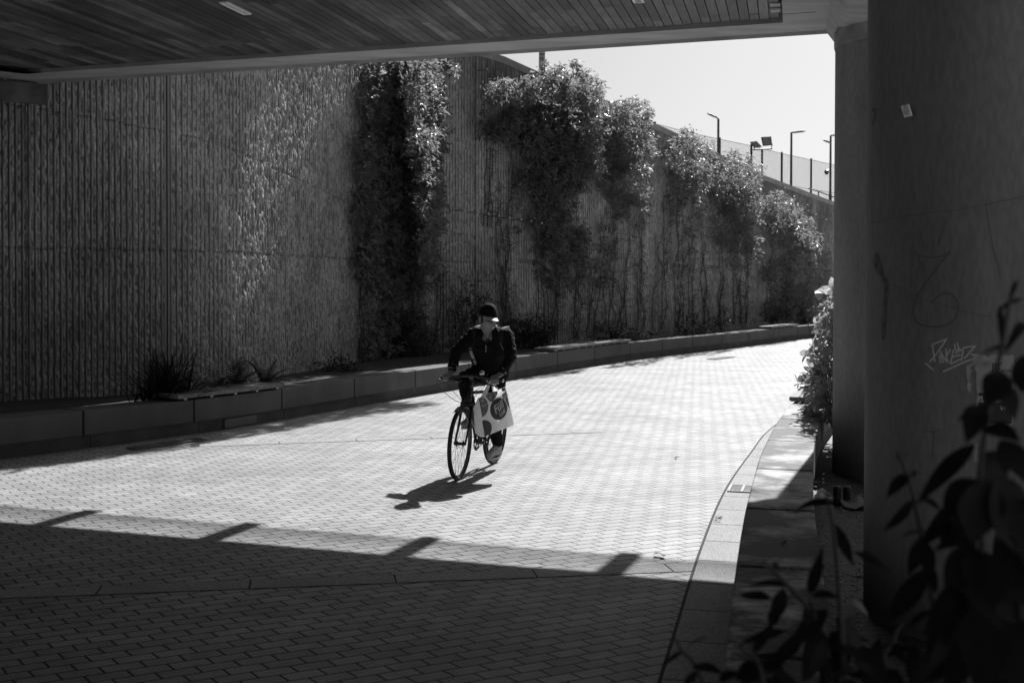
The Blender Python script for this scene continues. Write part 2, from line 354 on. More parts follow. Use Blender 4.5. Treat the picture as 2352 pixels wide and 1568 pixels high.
# drain grates
def grate(c, d, L, Wd, label, zc=.014, bars=11):
    d = np.array([*d, 0.0]); d /= np.linalg.norm(d); n = np.array([-d[1], d[0], 0]); c = np.array([*c, zc])
    r = thing('drain_grate', label, 'drain grate', (c[0], c[1], 0), group='drain grates in the paving')
    m = MB(); ax = (d, n, (0, 0, 1))
    for s in (-1, 1):
        m.box(c + d * s * (L / 2 - .012), (.024, Wd, .012), ax); m.box(c + n * s * (Wd / 2 - .01), (L - .05, .02, .012), ax)
    m.box(c, (L - .05, .02, .012), ax); m.build('frame', mat('grate_iron', .13, .6, .2, 20, metal=.2), r)
    m = MB()
    for i in range(bars): m.box(c + d * (-(L / 2 - .05) + (L - .1) * i / (bars - 1)), ((L - .1) / bars * .45, Wd - .05, .008), ax)
    m.build('grille', MATS['grate_iron'], r)
    m = MB(); m.box(c - np.array([0, 0, .0035]), (L - .03, Wd - .03, .002), ax); m.build('pit', mat('pit_dark', .008, .9), r)
tg = CP.near(G(1668, 1123)); cc = CP.off(tg, np.array(-.16)); grate(cc, CP.tan(tg), .36, .25, 'iron drain grate set in the kerb channel beside the worn planter top')
t2 = LP.look(330); c2 = LP.off(t2, np.array(-.42)); grate(c2, LP.tan(t2), 1.0, .18, 'long dark drain grate in the shaded paving near the spiky plant', bars=24)
t3 = LP.look(1530); c3 = LP.off(t3, np.array(-1.5)); grate(c3, LP.tan(t3), 1.2, .25, 'distant drain grate in the sunlit paving towards the street lamps', bars=24)

# ------------------------------------------------------------------ ribbed retaining wall
wall_pts = [(-22.0, 2.0), (-11.0, 12.4), (-6.72, 15.3), (-4.92, 16.55), (-4.50, 17.10), (-4.16, 17.80), (-3.92, 18.80), (-3.42, 21.1), (-2.98, 23.1), (-2.62, 24.3), (-1.6, 25.8), (0.15, 27.9), (3.5, 32.2), (7.1, 38.0), (14.5, 50.0), (24, 65)]
WP = Path(smooth_path(wall_pts, 16))
sJ = WP.look(383); s_end = WP.look(1918) + 8
WTP = [(1140, 125), (1300, 197), (1500, 285), (1755, 405), (1918, 466)]
WTS = [WP.look(x) for x, y in WTP]; WTZ = [PD(x, y, WP.at(s_)[1])[2] - .17 for (x, y), s_ in zip(WTP, WTS)]
WTS = [WP.s[0]] + WTS + [WP.L]; WTZ = [WTZ[0] + 1.6] + WTZ + [WTZ[-1] - .9]
def wall_top(s): return np.interp(s, WTS, WTZ)
wall = thing('retaining_wall', 'tall ribbed concrete retaining wall curving behind the planting bed', 'retaining wall', (*WP.at(sJ), 0))
def panel(a, b, ds, dz, top, mt, depth, pitch=.0965, fine=True):
    if fine:
        ds = pitch / 8; s = np.arange(np.ceil(a / ds), np.floor(b / ds) + 1) * ds
    else: s = np.linspace(a, b, int((b - a) / ds))
    n = len(s); nz = int(8 / dz)
    q = np.linspace(0, 1, nz); tp = np.full(n, top) if isinstance(top, (int, float)) else top(s)
    SS, QQ = np.meshgrid(s, q); Z = QQ * tp[None, :]
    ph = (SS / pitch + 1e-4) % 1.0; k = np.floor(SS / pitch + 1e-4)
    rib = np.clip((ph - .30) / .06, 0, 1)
    big = vnoise(SS * 9, Z * 7 + k * 13.7, 1); mid = vnoise(SS * 30, Z * 20 + k * 3.1, 2); sm = vnoise(SS * 70, Z * 55, 3)
    rough = .2 + .5 * big + .6 * (mid - .3) + .4 * (sm - .5)
    h = depth * np.where(rib > 0, np.clip(rough, -.3, 1.4), np.where(ph < .1, -.35, .55))
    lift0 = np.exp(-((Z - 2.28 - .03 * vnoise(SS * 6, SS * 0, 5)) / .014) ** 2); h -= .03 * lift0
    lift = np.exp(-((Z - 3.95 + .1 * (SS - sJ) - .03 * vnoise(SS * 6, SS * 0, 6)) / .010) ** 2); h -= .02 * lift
    edge = np.minimum(SS - a, b - SS); h = np.where(edge < .016, -.03, h)
    chip = np.clip(.55 * mid + .3 * vnoise(SS * 22, Z * 15 + k * 7.7, 9) + .25 * sm, 0, 1)
    ton = np.where(ph < .1, .62, np.where(ph < .2, .95, np.where(ph < .3, 1.28, .25 + 1.5 * chip))) * (1 - .4 * np.clip(lift0 + lift, 0, 1)) * (.8 + .4 * vnoise(SS * 1.3, Z * .8, 8)) * (.92 + .16 * vnoise(k * 1.7, Z * .3, 12))  # groove shade put into the tone; smooth strips are paler concrete
    P = WP.off(SS.ravel(), -h.ravel()); V = np.column_stack([P, Z.ravel()])
    i = np.arange(nz - 1)[:, None] * n + np.arange(n - 1)[None, :]; i = i.ravel()
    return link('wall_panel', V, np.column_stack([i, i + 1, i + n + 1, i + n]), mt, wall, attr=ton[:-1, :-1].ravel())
eL, eR = G(100, 193, 4.47), G(1890, 79, 4.47)
ed = (eR - eL)[:2]; ed /= np.linalg.norm(ed); inn = np.array([ed[1], -ed[0]])      # inn: from the far edge towards the viewer
def first_top(s): return np.where((WP.at(s) - eL[:2]) @ inn > .12, 4.56, 6.9)
sV = WP.look(905); sW = WP.look(1090)
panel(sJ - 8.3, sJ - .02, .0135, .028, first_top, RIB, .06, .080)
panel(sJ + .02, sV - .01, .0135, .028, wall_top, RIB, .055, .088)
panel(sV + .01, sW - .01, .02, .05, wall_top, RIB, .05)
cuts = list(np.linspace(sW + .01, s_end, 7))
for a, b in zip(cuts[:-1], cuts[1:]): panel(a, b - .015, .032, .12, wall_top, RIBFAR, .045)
def follow(path, a, b, o0, o1, zf0, zf1, n, name, mt, parent, bevel=0):
    m = MB(); t = np.linspace(a, b, n); p0, p1 = path.off(t, np.full(n, o0)), path.off(t, np.full(n, o1)); vs = []
    for i in range(n):
        z0, z1 = float(zf0(t[i])), float(zf1(t[i])); vs += [(*p0[i], z0), (*p1[i], z0), (*p1[i], z1), (*p0[i], z1)]
    fs = [(4 * i + j, 4 * i + (j + 1) % 4, 4 * i + 4 + (j + 1) % 4, 4 * i + 4 + j) for i in range(n - 1) for j in range(4)] + [(3, 2, 1, 0), tuple(4 * (n - 1) + j for j in range(4))]
    m.add(vs, fs); return m.build(name, mt, parent, bevel=bevel)
# the wall body behind its face, and the coping
follow(WP, sJ - 20, sJ - .05, .06, .5, lambda s: -.2, lambda s: float(first_top(np.array([s]))[0]) - .01, 40, 'wall_core', CONC, wall)
follow(WP, sJ, s_end, .06, .5, lambda s: -.2, lambda s: wall_top(s) - .002, 60, 'wall_core', CONC, wall)
follow(WP, sJ, s_end, -.07, .42, wall_top, lambda s: wall_top(s) + .17, 60, 'coping', mat('coping_concrete', .36, .85, .25, 2, .2, 40), wall)
jm = MB(); p = WP.off(sJ, np.array(-.012)); tn = WP.tan(sJ)
for k in (-.026, .026): jm.box((p[0] + tn[0] * k, p[1] + tn[1] * k, 3.45), (.03, .06, 6.88), ((tn[0], tn[1], 0), (-tn[1], tn[0], 0), (0, 0, 1)))
jm.build('movement_joint', mat('joint_strip', .22, .6), wall)
# bearing shelf where the bridge deck rests
tS = [WP.look(108), WP.look(100) - 5]; 
follow(WP, tS[1], tS[0], -.10, .03, lambda s: 4.20, lambda s: 4.47, 12, 'bearing_shelf', mat('shelf_concrete', .10, .85, .6, 3), wall, bevel=.01)  # darker, mottled concrete
# steel pegs that carry the climbing wires
def peg(px, py, drop=True):
    s = WP.look(px); d = WP.at(s)[1]; z = PD(px, py, d)[2]; t = WP.tan(s); n = np.array([t[1], -t[0], 0])
    p = np.array([*WP.at(s), z]); m = MB(); m.tube([p, p + n * .32], .016, 8); m.lathe(p + n * .02, [(.04, -.01), (.04, .012)], 10, (np.array([t[0], t[1], 0]), np.array([0, 0, 1.0]), n))
    m.lathe(p + n * .32, [(.028, -.006), (.028, .01)], 10, (np.array([t[0], t[1], 0]), np.array([0, 0, 1.0]), n))
    if drop: m.tube([p + n * .3, p + n * .3 - np.array([0, 0, .3])], .006, 5)
    m.build('trellis_bracket', STEEL, wall, smooth=False)
for px, py in ((1094, 163), (1128, 178), (1160, 194), (1206, 217)): peg(px, py)
for i, px in enumerate((1042, 1072, 1098, 1122, 1147, 1172, 1195, 1220)): peg(px, 484 + i * 4.2, False)
for px, py in ((1795, 465), (1815, 474), (1838, 485), (1856, 494), (1880, 505)): peg(px, py)
for px, py in ((1620, 545), (1585, 529), (1310, 776), (1350, 772)): peg(px, py, False)

# planting bed and the raised land behind the wall
tb = np.linspace(jl[0], LP.L - .5, 60); vs = []; fs = []
for i, t in enumerate(tb):
    a = LP.off(t, np.array(.40)); s = WP.near(a); b = WP.off(s, np.array(.03))
    for k in range(7):
        q = k / 6; p = a * (1 - q) + b * q; vs.append((*p, .31 + .05 * (vnoise(np.array(p[0] * 2.1), np.array(p[1] * 2.1), 4) - .5) - (.05 if k in (0, ) else 0)))
fs = [(7 * i + k, 7 * i + 7 + k, 7 * i + 8 + k, 7 * i + 1 + k) for i in range(59) for k in range(6)]
o = link('planting_bed', vs, fs, SOIL, smooth=True); o['kind'] = 'structure'
ts = np.linspace(sJ + .2, WP.L, 40); vs = []
for t in ts:
    z = float(wall_top(t)) - .25
    for off in (.45, 8, 60): vs.append((*WP.off(t, np.array(off)), z + (.3 if off > 1 else 0)))
o = link('upper_ground', vs, [(3 * i + k, 3 * i + 1 + k, 3 * i + 4 + k, 3 * i + 3 + k) for i in range(39) for k in (0, 1)], mat('rough_grass', .09, .95, .4, 2)); o['kind'] = 'structure'

# ------------------------------------------------------------------ bridge
ZB = 4.50
E0 = np.array(eL[:2])
def dp(a, q): return E0 + ed * a + inn * q                                            # deck coordinates
LE = float(np.linalg.norm((eR - eL)[:2]))
bridge = thing('footbridge', 'concrete bridge deck with timber boarded underside crossing over the path', 'bridge', (*dp(LE / 2, 3), 0))
def sweep(name, prof, a0, a1, mt, nseg=1, bevel=0):   # profile (q, z) swept along the deck edge
    m = MB(); k = len(prof); vs = []; A = np.linspace(a0, a1, nseg + 1)
    for a in A: vs += [(*dp(a, q), z) for q, z in prof]
    fs = [(k * i + j, k * i + (j + 1) % k, k * i + k + (j + 1) % k, k * i + k + j) for i in range(nseg) for j in range(k)] + [tuple(range(k - 1, -1, -1)), tuple(nseg * k + j for j in range(k))]
    return m.add(vs, fs).build(name, mt, bridge, bevel=bevel)
AL, AR = -9.0, 13.4
sweep('edge_beam', [(0, 5.25), (0, 4.475), (.055, 4.46), (.07, 4.497), (.55, 4.50), (.55, 4.70), (.3, 5.25)], AL, AR, CONC_LIGHT)
sweep('deck_slab', [(.45, 5.2), (.45, 4.62), (19, 4.62), (19, 5.2)], AL, AR, CONC)
sweep('edge_beam', [(19.5, 5.25), (19.5, 4.5), (19, 4.5), (19, 4.61), (19.2, 5.25)], AL, AR, CONC_LIGHT)
# boards: direction from the picture's vanishing point
bd = np.array([sin(rad(13.4)), cos(rad(13.4))]); 
corner = np.array(G(155, 181, 4.50)[:2]); rcorner = np.array(G(1797, 66, 4.50)[:2])
def de(p): v = np.array(p) - E0; return float(v @ ed), float(v @ inn)
aC, aR_ = de(corner)[0], de(rcorner)[0]
tim = MB(); pitch = .0975; r2 = np.random.default_rng(5)
kx = (bd @ ed) / -(bd @ inn)           # sideways drift of a board per metre towards the viewer, negative of bd
nb = int((aR_ - (aC - 7.5)) / pitch)
for i in range(nb):
    a1 = aR_ - i * pitch; a0 = a1 - pitch + .009; q = .60; first = True
    while q < 18.9:
        L = r2.uniform(.25, 1.2) if first else r2.uniform(1.2, 3.6); first = False; q1 = min(q + L, 18.95)
        tone = float(np.clip(r2.normal(.85, .45), .45, 1.9)); dz = r2.uniform(0, .004)
        sh0, sh1 = -kx * (q - .6), -kx * (q1 - .6)
        if a1 + sh0 > aC - 3.2 or True:
            b = [(*dp(a0 + sh0, q), 4.535 + dz), (*dp(a1 + sh0, q), 4.535 + dz), (*dp(a1 + sh1, q1 - .004), 4.535 + dz), (*dp(a0 + sh1, q1 - .004), 4.535 + dz)]
            tim.hexa(b, [(x, y, 4.56) for x, y, z in b], tone)
        q = q1
def board_material():
    m = bpy.data.materials.new('soffit_timber'); m.use_nodes = True; n = m.node_tree.nodes; l = m.node_tree.links; b = n['Principled BSDF']
    b.inputs['Roughness'].default_value = .55; b.inputs['Specular IOR Level'].default_value = .5
    tc = n.new('ShaderNodeTexCoord'); mp = n.new('ShaderNodeMapping'); mp.inputs['Rotation'].default_value = (0, 0, rad(13.4)); l.new(tc.outputs['Object'], mp.inputs[0])
    m2 = n.new('ShaderNodeMapping'); m2.inputs['Scale'].default_value = (9, .8, 1); l.new(mp.outputs[0], m2.inputs[0])
    at = n.new('ShaderNodeAttribute'); at.attribute_name = 'tone'
    cmb = n.new('ShaderNodeCombineXYZ'); l.new(at.outputs['Fac'], cmb.inputs[2]); sc = n.new('ShaderNodeVectorMath'); sc.operation = 'SCALE'; sc.inputs['Scale'].default_value = 37; l.new(cmb.outputs[0], sc.inputs[0])
    ad = n.new('ShaderNodeVectorMath'); l.new(m2.outputs[0], ad.inputs[0]); l.new(sc.outputs[0], ad.inputs[1])
    t = n.new('ShaderNodeTexNoise'); t.inputs['Scale'].default_value = 1.0; t.inputs['Detail'].default_value = 3; l.new(ad.outputs[0], t.inputs['Vector'])
    rings = n.new('ShaderNodeMath'); rings.operation = 'MULTIPLY'; rings.inputs[1].default_value = 46; l.new(t.outputs['Fac'], rings.inputs[0])
    sn = n.new('ShaderNodeMath'); sn.operation = 'SINE'; l.new(rings.outputs[0], sn.inputs[0])
    mr = n.new('ShaderNodeMapRange'); mr.inputs[1].default_value = -1; mr.inputs[3].default_value = .78; mr.inputs[4].default_value = 1.16; l.new(sn.outputs[0], mr.inputs[0])
    t3 = n.new('ShaderNodeTexNoise'); t3.inputs['Scale'].default_value = 1.4; t3.inputs['Detail'].default_value = 4; l.new(mp.outputs[0], t3.inputs['Vector'])
    mr3 = n.new('ShaderNodeMapRange'); mr3.inputs[1].default_value = .3; mr3.inputs[2].default_value = .7; mr3.inputs[3].default_value = .5; mr3.inputs[4].default_value = 1.45; l.new(t3.outputs['Fac'], mr3.inputs[0])
    v = None
    for x in (at.outputs['Fac'], mr.outputs[0], mr3.outputs[0]):
        q = n.new('ShaderNodeMath'); q.operation = 'MULTIPLY'
        if v is None: q.inputs[1].default_value = .105
        else: l.new(v, q.inputs[1])
        l.new(x, q.inputs[0]); v = q.outputs[0]
    l.new(v, b.inputs['Base Color'])
    bp = n.new('ShaderNodeBump'); bp.inputs['Strength'].default_value = .25; bp.inputs['Distance'].default_value = .003; l.new(sn.outputs[0], bp.inputs['Height']); l.new(bp.outputs[0], b.inputs['Normal'])
    return m
tim.build('timber_soffit', board_material(), bridge, attr=True)
# concrete margins of the soffit, left (along the abutment) and right
c0 = np.array(G(155, 181, 4.498)[:2]); c1 = np.array(G(-60, 157, 4.498)[:2]); dl = (c1 - c0) / np.linalg.norm(c1 - c0)
aM = de(c0)[0]
m = MB(); A = c0 - (np.array(dp(aM, .5)) - np.array(dp(aM, .5)))
m.prism([tuple(dp(aM, .553)), tuple(dp(AL, .553)), tuple(dp(AL, 19)), tuple(c0 + dl * 16), tuple(c0 + dl * .3)], 4.498, 4.61); m.build('soffit_margin', CONC_LIGHT, bridge)
aCol = de(PD(1905, 60, 12.0)[:2])[0]
m = MB(); bdn = -bd
rA = np.array(dp(aR_ + .035, .553)); m.prism([tuple(rA), tuple(rA + bdn * 18 / abs(bdn @ inn)), tuple(dp(AR, 18.5)), tuple(dp(AR, .553))], 4.497, 4.61); m.build('soffit_margin', CONC_LIGHT, bridge)
# joint line across the right margin
m = MB(); m.box((*((dp(aR_ + .04, .95) + dp(LE + .02, .95)) / 2), 4.496), (LE - aR_ - .05, .008, .003), ((*ed, 0), (*inn, 0), (0, 0, 1))); m.build('soffit_joint', MATS['joint'], bridge)
# pier cap: bevelled downstand carried by the two columns
pa = np.array(eR[:2]) + np.array([.02, -.02]); pd = bd; 
def cp(o, q): return pa + np.array([pd[1], -pd[0]]) * o - pd * q
m = MB(); prof = [(0.0, 4.499), (.10, 4.36), (.14, 4.33), (1.55, 4.33), (1.68, 4.499)]
m.hexa([(*cp(o, .0), z) for o, z in prof], [(*cp(o, 18), z) for o, z in prof]); m.build('pier_cap', CONC_LIGHT, bridge, bevel=.015)
# cantilevered maintenance rail outside the deck edge (out of frame; it casts the barred shadow)
for k in range(-7, 12):
    a = 3.20 + k * 1.5; m = MB(); m.hexa([(*dp(a - .10, .02), 4.60), (*dp(a + .10, .02), 4.60), (*dp(a + .085, -.86), 4.68), (*dp(a - .085, -.86), 4.68)], [(*dp(a - .10, .02), 4.9), (*dp(a + .10, .02), 4.9), (*dp(a + .085, -.86), 4.74), (*dp(a - .085, -.86), 4.74)])
    m.build('rail_bracket', GALV, bridge)
m = MB()
for q in [-.84 + .026 * i + .0009 * i * i for i in range(13)]: m.tube([(*dp(AL + 1, q), 4.76), (*dp(AR - 1, q), 4.76)], .0058, 6)
m.build('outer_grating', GALV, bridge)

# recessed soffit lights
def soffit_light(px, py, label, ln=.55, wd=.11):
    r = ray(px, py); p = EYE + r * ((4.53 - H) / r[2]); ax = (np.array([bd[0], bd[1], 0]), np.array([bd[1], -bd[0], 0]), np.array([0, 0, 1.0]))
    t = thing('ceiling_light', label, 'ceiling light', (p[0], p[1], 4.53)); m = MB(); c = np.array([p[0], p[1], 4.527])
    for s in (-1, 1): m.box(c + ax[0] * s * (ln / 2), (.02, wd, .016), ax); m.box(c + ax[1] * s * (wd / 2 - .01), (ln - .02, .02, .016), ax)
    m.build('frame', mat('light_frame', .9, .4), t)
    m = MB(); m.box(c + np.array([0, 0, .004]), (ln - .02, wd - .04, .004), ax); m.build('diffuser', mat('diffuser', .4, .3, .3, 60), t)
soffit_light(541, 19, 'slim white rectangular light fitting in the dark left part of the timber soffit', .5, .085)
soffit_light(1463, -4, 'white light fitting cut off by the picture edge above the tapering boards', .3, .10)
r = ray(1781, 19); p = EYE + r * ((4.53 - H) / r[2]); t = thing('round_fitting', 'round dark disc fixed to a pale soffit board beside the concrete margin', 'ceiling fitting', (p[0], p[1], 4.53))
m = MB(); m.lathe((p[0], p[1], 4.522), [(.05, 0), (.055, .004), (.055, .012)], 20); m.build('disc', mat('disc_dark', .09, .6), t)
m = MB(); m.box((p[0], p[1], 4.532), (.38, .09, .004), (np.array([bd[0], bd[1], 0]), np.array([bd[1], -bd[0], 0]), np.array([0, 0, 1.0]))); m.build('backing_board', mat('pale_board', .45, .7, .2, 8), t)

# ------------------------------------------------------------------ columns
RC = .70
colA = np.array([3.87, 11.5]); colB = np.array([2.715, 6.6])
def column(c, label):
    t = thing('concrete_column', label, 'column', (c[0], c[1], 0)); m = MB()
    prof = [(RC, -.05)] + [(RC, z) for z in np.linspace(.3, 4.2, 10)] + [(RC, 4.28)]
    m.lathe((*c, 0), prof, 96); m.build('shaft', CONC_COL, t, smooth=True)
    m = MB(); m.lathe((*c, 0), [(RC + .004, 4.17), (RC + .012, 4.2), (RC + .012, 4.335)], 64, caps=False); m.build('collar', mat('collar_concrete', .3, .85, .4, 6, .4, 40), t, smooth=True)
    return t
tA = column(colA, 'plain round concrete column standing behind the leafy bush'); tB = column(colB, 'big round concrete column with scratched tag and torn poster')
def onB(px, py, eps=.003, c=colB):
    r = ray(px, py); a = r[0] ** 2 + r[1] ** 2; R = RC + eps; ex, ey = -c
    b = 2 * (r[0] * ex + r[1] * ey); cc_ = ex * ex + ey * ey - R * R; D = b * b - 4 * a * cc_
    k = (-b - math.sqrt(max(D, 0))) / (2 * a); return EYE + r * k
def nB(p): v = np.array([p[0] - colB[0], p[1] - colB[1], 0]); return v / np.linalg.norm(v)
def stroke(mb, pts, wd, sm=True, eps=.003):
    P = smooth_path([(x, y) for x, y in pts], 8) if sm and len(pts) > 2 else [np.array(p, float) for p in pts]
    if not sm or len(pts) == 2:
        Q = []
        for a, b in zip(P[:-1], P[1:]): Q += [a + (b - a) * k / 6 for k in range(6)]
        P = Q + [P[-1]]
    mb.ribbon([onB(x, y, eps) for x, y in P], nB, wd)
def z2(x, y): return ((3450 + x / 1.96) * .5742, (1100 + y / 1.96) * .5742)
def z7(x, y): return ((3100 + x / 1.742) * .5742, (900 + y / 1.742) * .5742)
old = MB()
stroke(old, [z7(*p) for p in ((1220, 185), (1150, 270), (1060, 390), (990, 500), (965, 590), (980, 670), (1060, 705), (1160, 705), (1250, 660), (1278, 560), (1240, 490), (1180, 475), (1120, 510), (1090, 540))], .012)
stroke(old, [z7(*p) for p in ((975, 178), (1000, 210), (1090, 225), (1170, 215), (1222, 188))], .010)
stroke(old, [z7(980, 185), z7(1035, 315)], .012); stroke(old, [z7(1000, 20), z7(1040, 160)], .008); stroke(old, [z7(1170, 20), z7(1135, 145)], .008)
old.build('graffiti', mat('old_marker', .17, .7), tB)
tagm = MB()
for s in (((568, 682), (548, 545), (663, 498), (585, 610), (526, 682)), ((603, 622), (612, 690)), ((634, 690), (610, 595), (658, 684), (655, 575)), ((690, 580), (654, 640), (682, 690)), ((776, 582), (712, 588), (690, 698), (776, 655)), ((703, 640), (770, 625)), ((726, 612), (776, 585)),
          ((718, 540), (730, 577)), ((740, 527), (755, 577)), ((776, 672), (792, 568), (886, 555), (796, 655)), ((848, 622), (905, 626)), ((492, 688), (558, 744)), ((630, 758), (800, 680), (905, 640)), ((830, 716), (940, 655))):
    stroke(tagm, [z2(*p) for p in s], .0075, sm=False)
tagm.build('graffiti', mat('silver_paint', .75, .5), tB)
# dark seep stains and a hairline crack
st = MB(); stroke(st, [(2003, 250), (2010, 262), (2003, 290)], .02); stroke(st, [z7(700, 200), z7(730, 300), z7(745, 370), z7(775, 420), z7(760, 560), z7(755, 800)], .035)
stroke(st, [z7(690, 230), z7(720, 330)], .05); st.build('seep_stain', mat('stain', .18, .9, .5, 30), tB)
ck = MB(); stroke(ck, [(2000, 512), (2040, 505), (2100, 494), (2150, 487), (2210, 480), (2352, 452)], .004); stroke(ck, [z7(*p) for p in ((800, 415), (900, 450), (1000, 505), (1150, 550), (1300, 600), (1500, 640))], .004)
stroke(ck, [z2(*p) for p in ((480, 1210), (550, 1230), (600, 1210))], .005); stroke(ck, [z2(*p) for p in ((560, 1235), (550, 1350), (540, 1450))], .006); stroke(ck, [(2265, 470), (2280, 560), (2300, 640)], .003)
ck.build('crack', mat('crack_dark', .18, .95), tB)
# survey target and posters
def sheet(px0, py0, px1, py1, name, mt, parent, eps=.004, n=8, jag=0.0, seed=1):
    r3 = np.random.default_rng(seed); m = MB(); vs = []
    for j in range(n + 1):
        for i in range(n + 1):
            x, y = px0 + (px1 - px0) * i / n, py0 + (py1 - py0) * j / n
            if jag and (i in (0, n) or j in (0, n)): x += r3.normal(0, jag); y += r3.normal(0, jag)
            vs.append(onB(x, y, eps))
    m.add(vs, [(j * (n + 1) + i, (j + 1) * (n + 1) + i, (j + 1) * (n + 1) + i + 1, j * (n + 1) + i + 1) for j in range(n) for i in range(n)]); return m.build(name, mt, parent)
PAPER = mat('poster_paper', .5, .8, .15, 20); INK = mat('poster_ink', .05, .7); PALE = mat('pale_ink', .7, .8)
c = onB(2093, 256); tt_ = thing('survey_target', 'small square reflective survey target stuck on the big column', 'survey target', tuple(c))
pn = np.array([-.92, -.245, -.36]); pn /= np.linalg.norm(pn); px_ = np.cross([0, 0, 1.0], pn); px_ /= np.linalg.norm(px_); py_ = np.cross(pn, px_); cT = c + nB(c) * .036
m = MB(); m.box(cT, (.070, .064, .004), (px_, py_, pn)); m.build('target_plate', mat('reflective_sheet', .92, .22, metal=1.0), tt_)
m = MB(); m.tube([c - nB(c) * .01, cT - pn * .003], .008, 8); m.build('mount', DARK, tt_)
m = MB(); q_ = cT + pn * .003
for rr in (.010, .018, .026): m.ribbon([q_ + px_ * rr * cos(a) + py_ * rr * sin(a) for a in np.linspace(0, 2 * pi, 24)], pn, .0015)
m.ribbon([q_ - px_ * .028, q_ + px_ * .028], pn, .0012); m.ribbon([q_ - py_ * .03, q_ + py_ * .03], pn, .0012); m.build('target_mark', mat('target_grey', .25, .7), tt_)
def ptext(body, cx, cy, size, parent, mt, name='lettering', bold=.02):
    v, f = text_mesh(body, size, 0, bold); link(name, [onB(cx + x, cy - y, .0062) for x, y in v], f, mt, parent)
c = onB(2285, 930); t1 = thing('poster', 'torn black and white dance poster pasted on the big column behind the leaves', 'poster', tuple(c), group='posters on the big column')
sheet(2243, 815, 2329, 990, 'paper', PAPER, t1, .004, 12, 1.6, 3); sheet(2247, 902, 2324, 972, 'printed_panel', INK, t1, .0052, 8)
for b_, x, y, s in (('M', 2252, 913, 13), ('RA', 2252.5, 920.5, 11), ('LE DANCE', 2299, 920.5, 12), ('VNS', 2310, 938, 14)): ptext(b_, x, y, s, t1, PALE)
ptext('ICON', 2312, 852, 9, t1, INK); ptext('JIT', 2290, 842, 22, t1, INK)
m = MB(); stroke(m, [(2293, 902), (2300, 892), (2310, 905)], .006, False, .0062); stroke(m, [(2312, 892), (2322, 905)], .006, False, .0062); m.build('drawing', INK, t1)
c = onB(2232, 870); t2_ = thing('poster', 'shredded remains of pale paper on the big column beside the dance poster', 'poster', tuple(c), group='posters on the big column')
for i, (x0, y0, x1, y1) in enumerate(((2221, 838, 2229, 872), (2233, 822, 2239, 842), (2238, 818, 2245, 850), (2222, 880, 2232, 900), (2236, 1020, 2246, 1060))): sheet(x0, y0, x1, y1, 'paper_scrap', PAPER, t2_, .0045, 6, 2.2, 20 + i)
# ------------------------------------------------------------------ timber bench tops on the planter walls
def bench(path, a, b, side, label):
    sg = 1 if side == 'left' else -1
    t = thing('bench_seat', label, 'bench', (*path.off((a + b) / 2, np.array(.2 * sg)), ZT), group='timber bench tops on the planter walls')
    n = max(2, int((b - a) / .4)); tt = np.linspace(a, b, n)
    for k in range(4):
        o0 = -.035 + k * .118; o1 = o0 + .108; m = MB(); q = list(path.off(tt, np.full(n, sg * o0))) + list(path.off(tt, np.full(n, sg * o1)))[::-1]
        m.prism(q[::sg], ZT + .03, ZT + .078); m.build('slat', WOODT, t, bevel=.005)
    for s in np.linspace(a + .12, b - .12, max(3, int((b - a) / .42) + 1)):
        p = path.off(s, np.array(.19 * sg)); d = path.tan(s); m = MB()
        m.box((p[0], p[1], ZT + .019), (.05, .44, .014), ((d[0], d[1], 0), (-d[1], d[0], 0), (0, 0, 1))); m.build('bracket', STEEL, t)
bench(LP, jl[3] - .28, jl[4] - .02, 'left', 'timber slatted bench top next to the spiky plant')
bench(LP, jl[9] - .25, jl[11] - .01, 'left', 'long timber slatted bench top just right of the cyclist')
bench(LP, jl[16] - .3, jl[17] - .01, 'left', 'farthest timber bench top near the end of the wall')
bench(RP, RP.near(G(1823, 926, ZT)), RP.near(G(1823, 926, ZT)) + 1.5, 'right', 'timber bench top at the foot of the bright bush by the column')
# marker scribbles on the left blocks
def on_block(px, py):
    r = ray(px, py); t = LP.look(px)
    for _ in range(3):
        p = LP.at(t); d = LP.tan(t); n = np.array([d[1], -d[0]]); k = ((p @ n)) / (r[:2] @ n); t = LP.near((EYE + r * k)[:2])
    return EYE + r * k + np.array([n[0], n[1], 0]) * .004
def scribble(body, cx, cy, size, slope):
    v, f = text_mesh(body, size, .2, -.01); link('scribble', [on_block(cx + x, cy - y - slope * x) for x, y in v], f, mat('marker_black', .04, .7), pw)
scribble('Be friends with Rowdy', 582, 903, 6.2, .13); scribble('Not wants and cool!', 578, 910, 5.6, .13); scribble('2312', 430, 935, 12, .1)
hm = MB(); tH = LP.look(560); dH = LP.tan(tH); pH = LP.off(tH, np.array(.045)); hm.box((*pH, .075), (.62, .012, .11), ((dH[0], dH[1], 0), (-dH[1], dH[0], 0), (0, 0, 1))); hm.build('access_panel', mat('access_panel', .10, .5), pw)

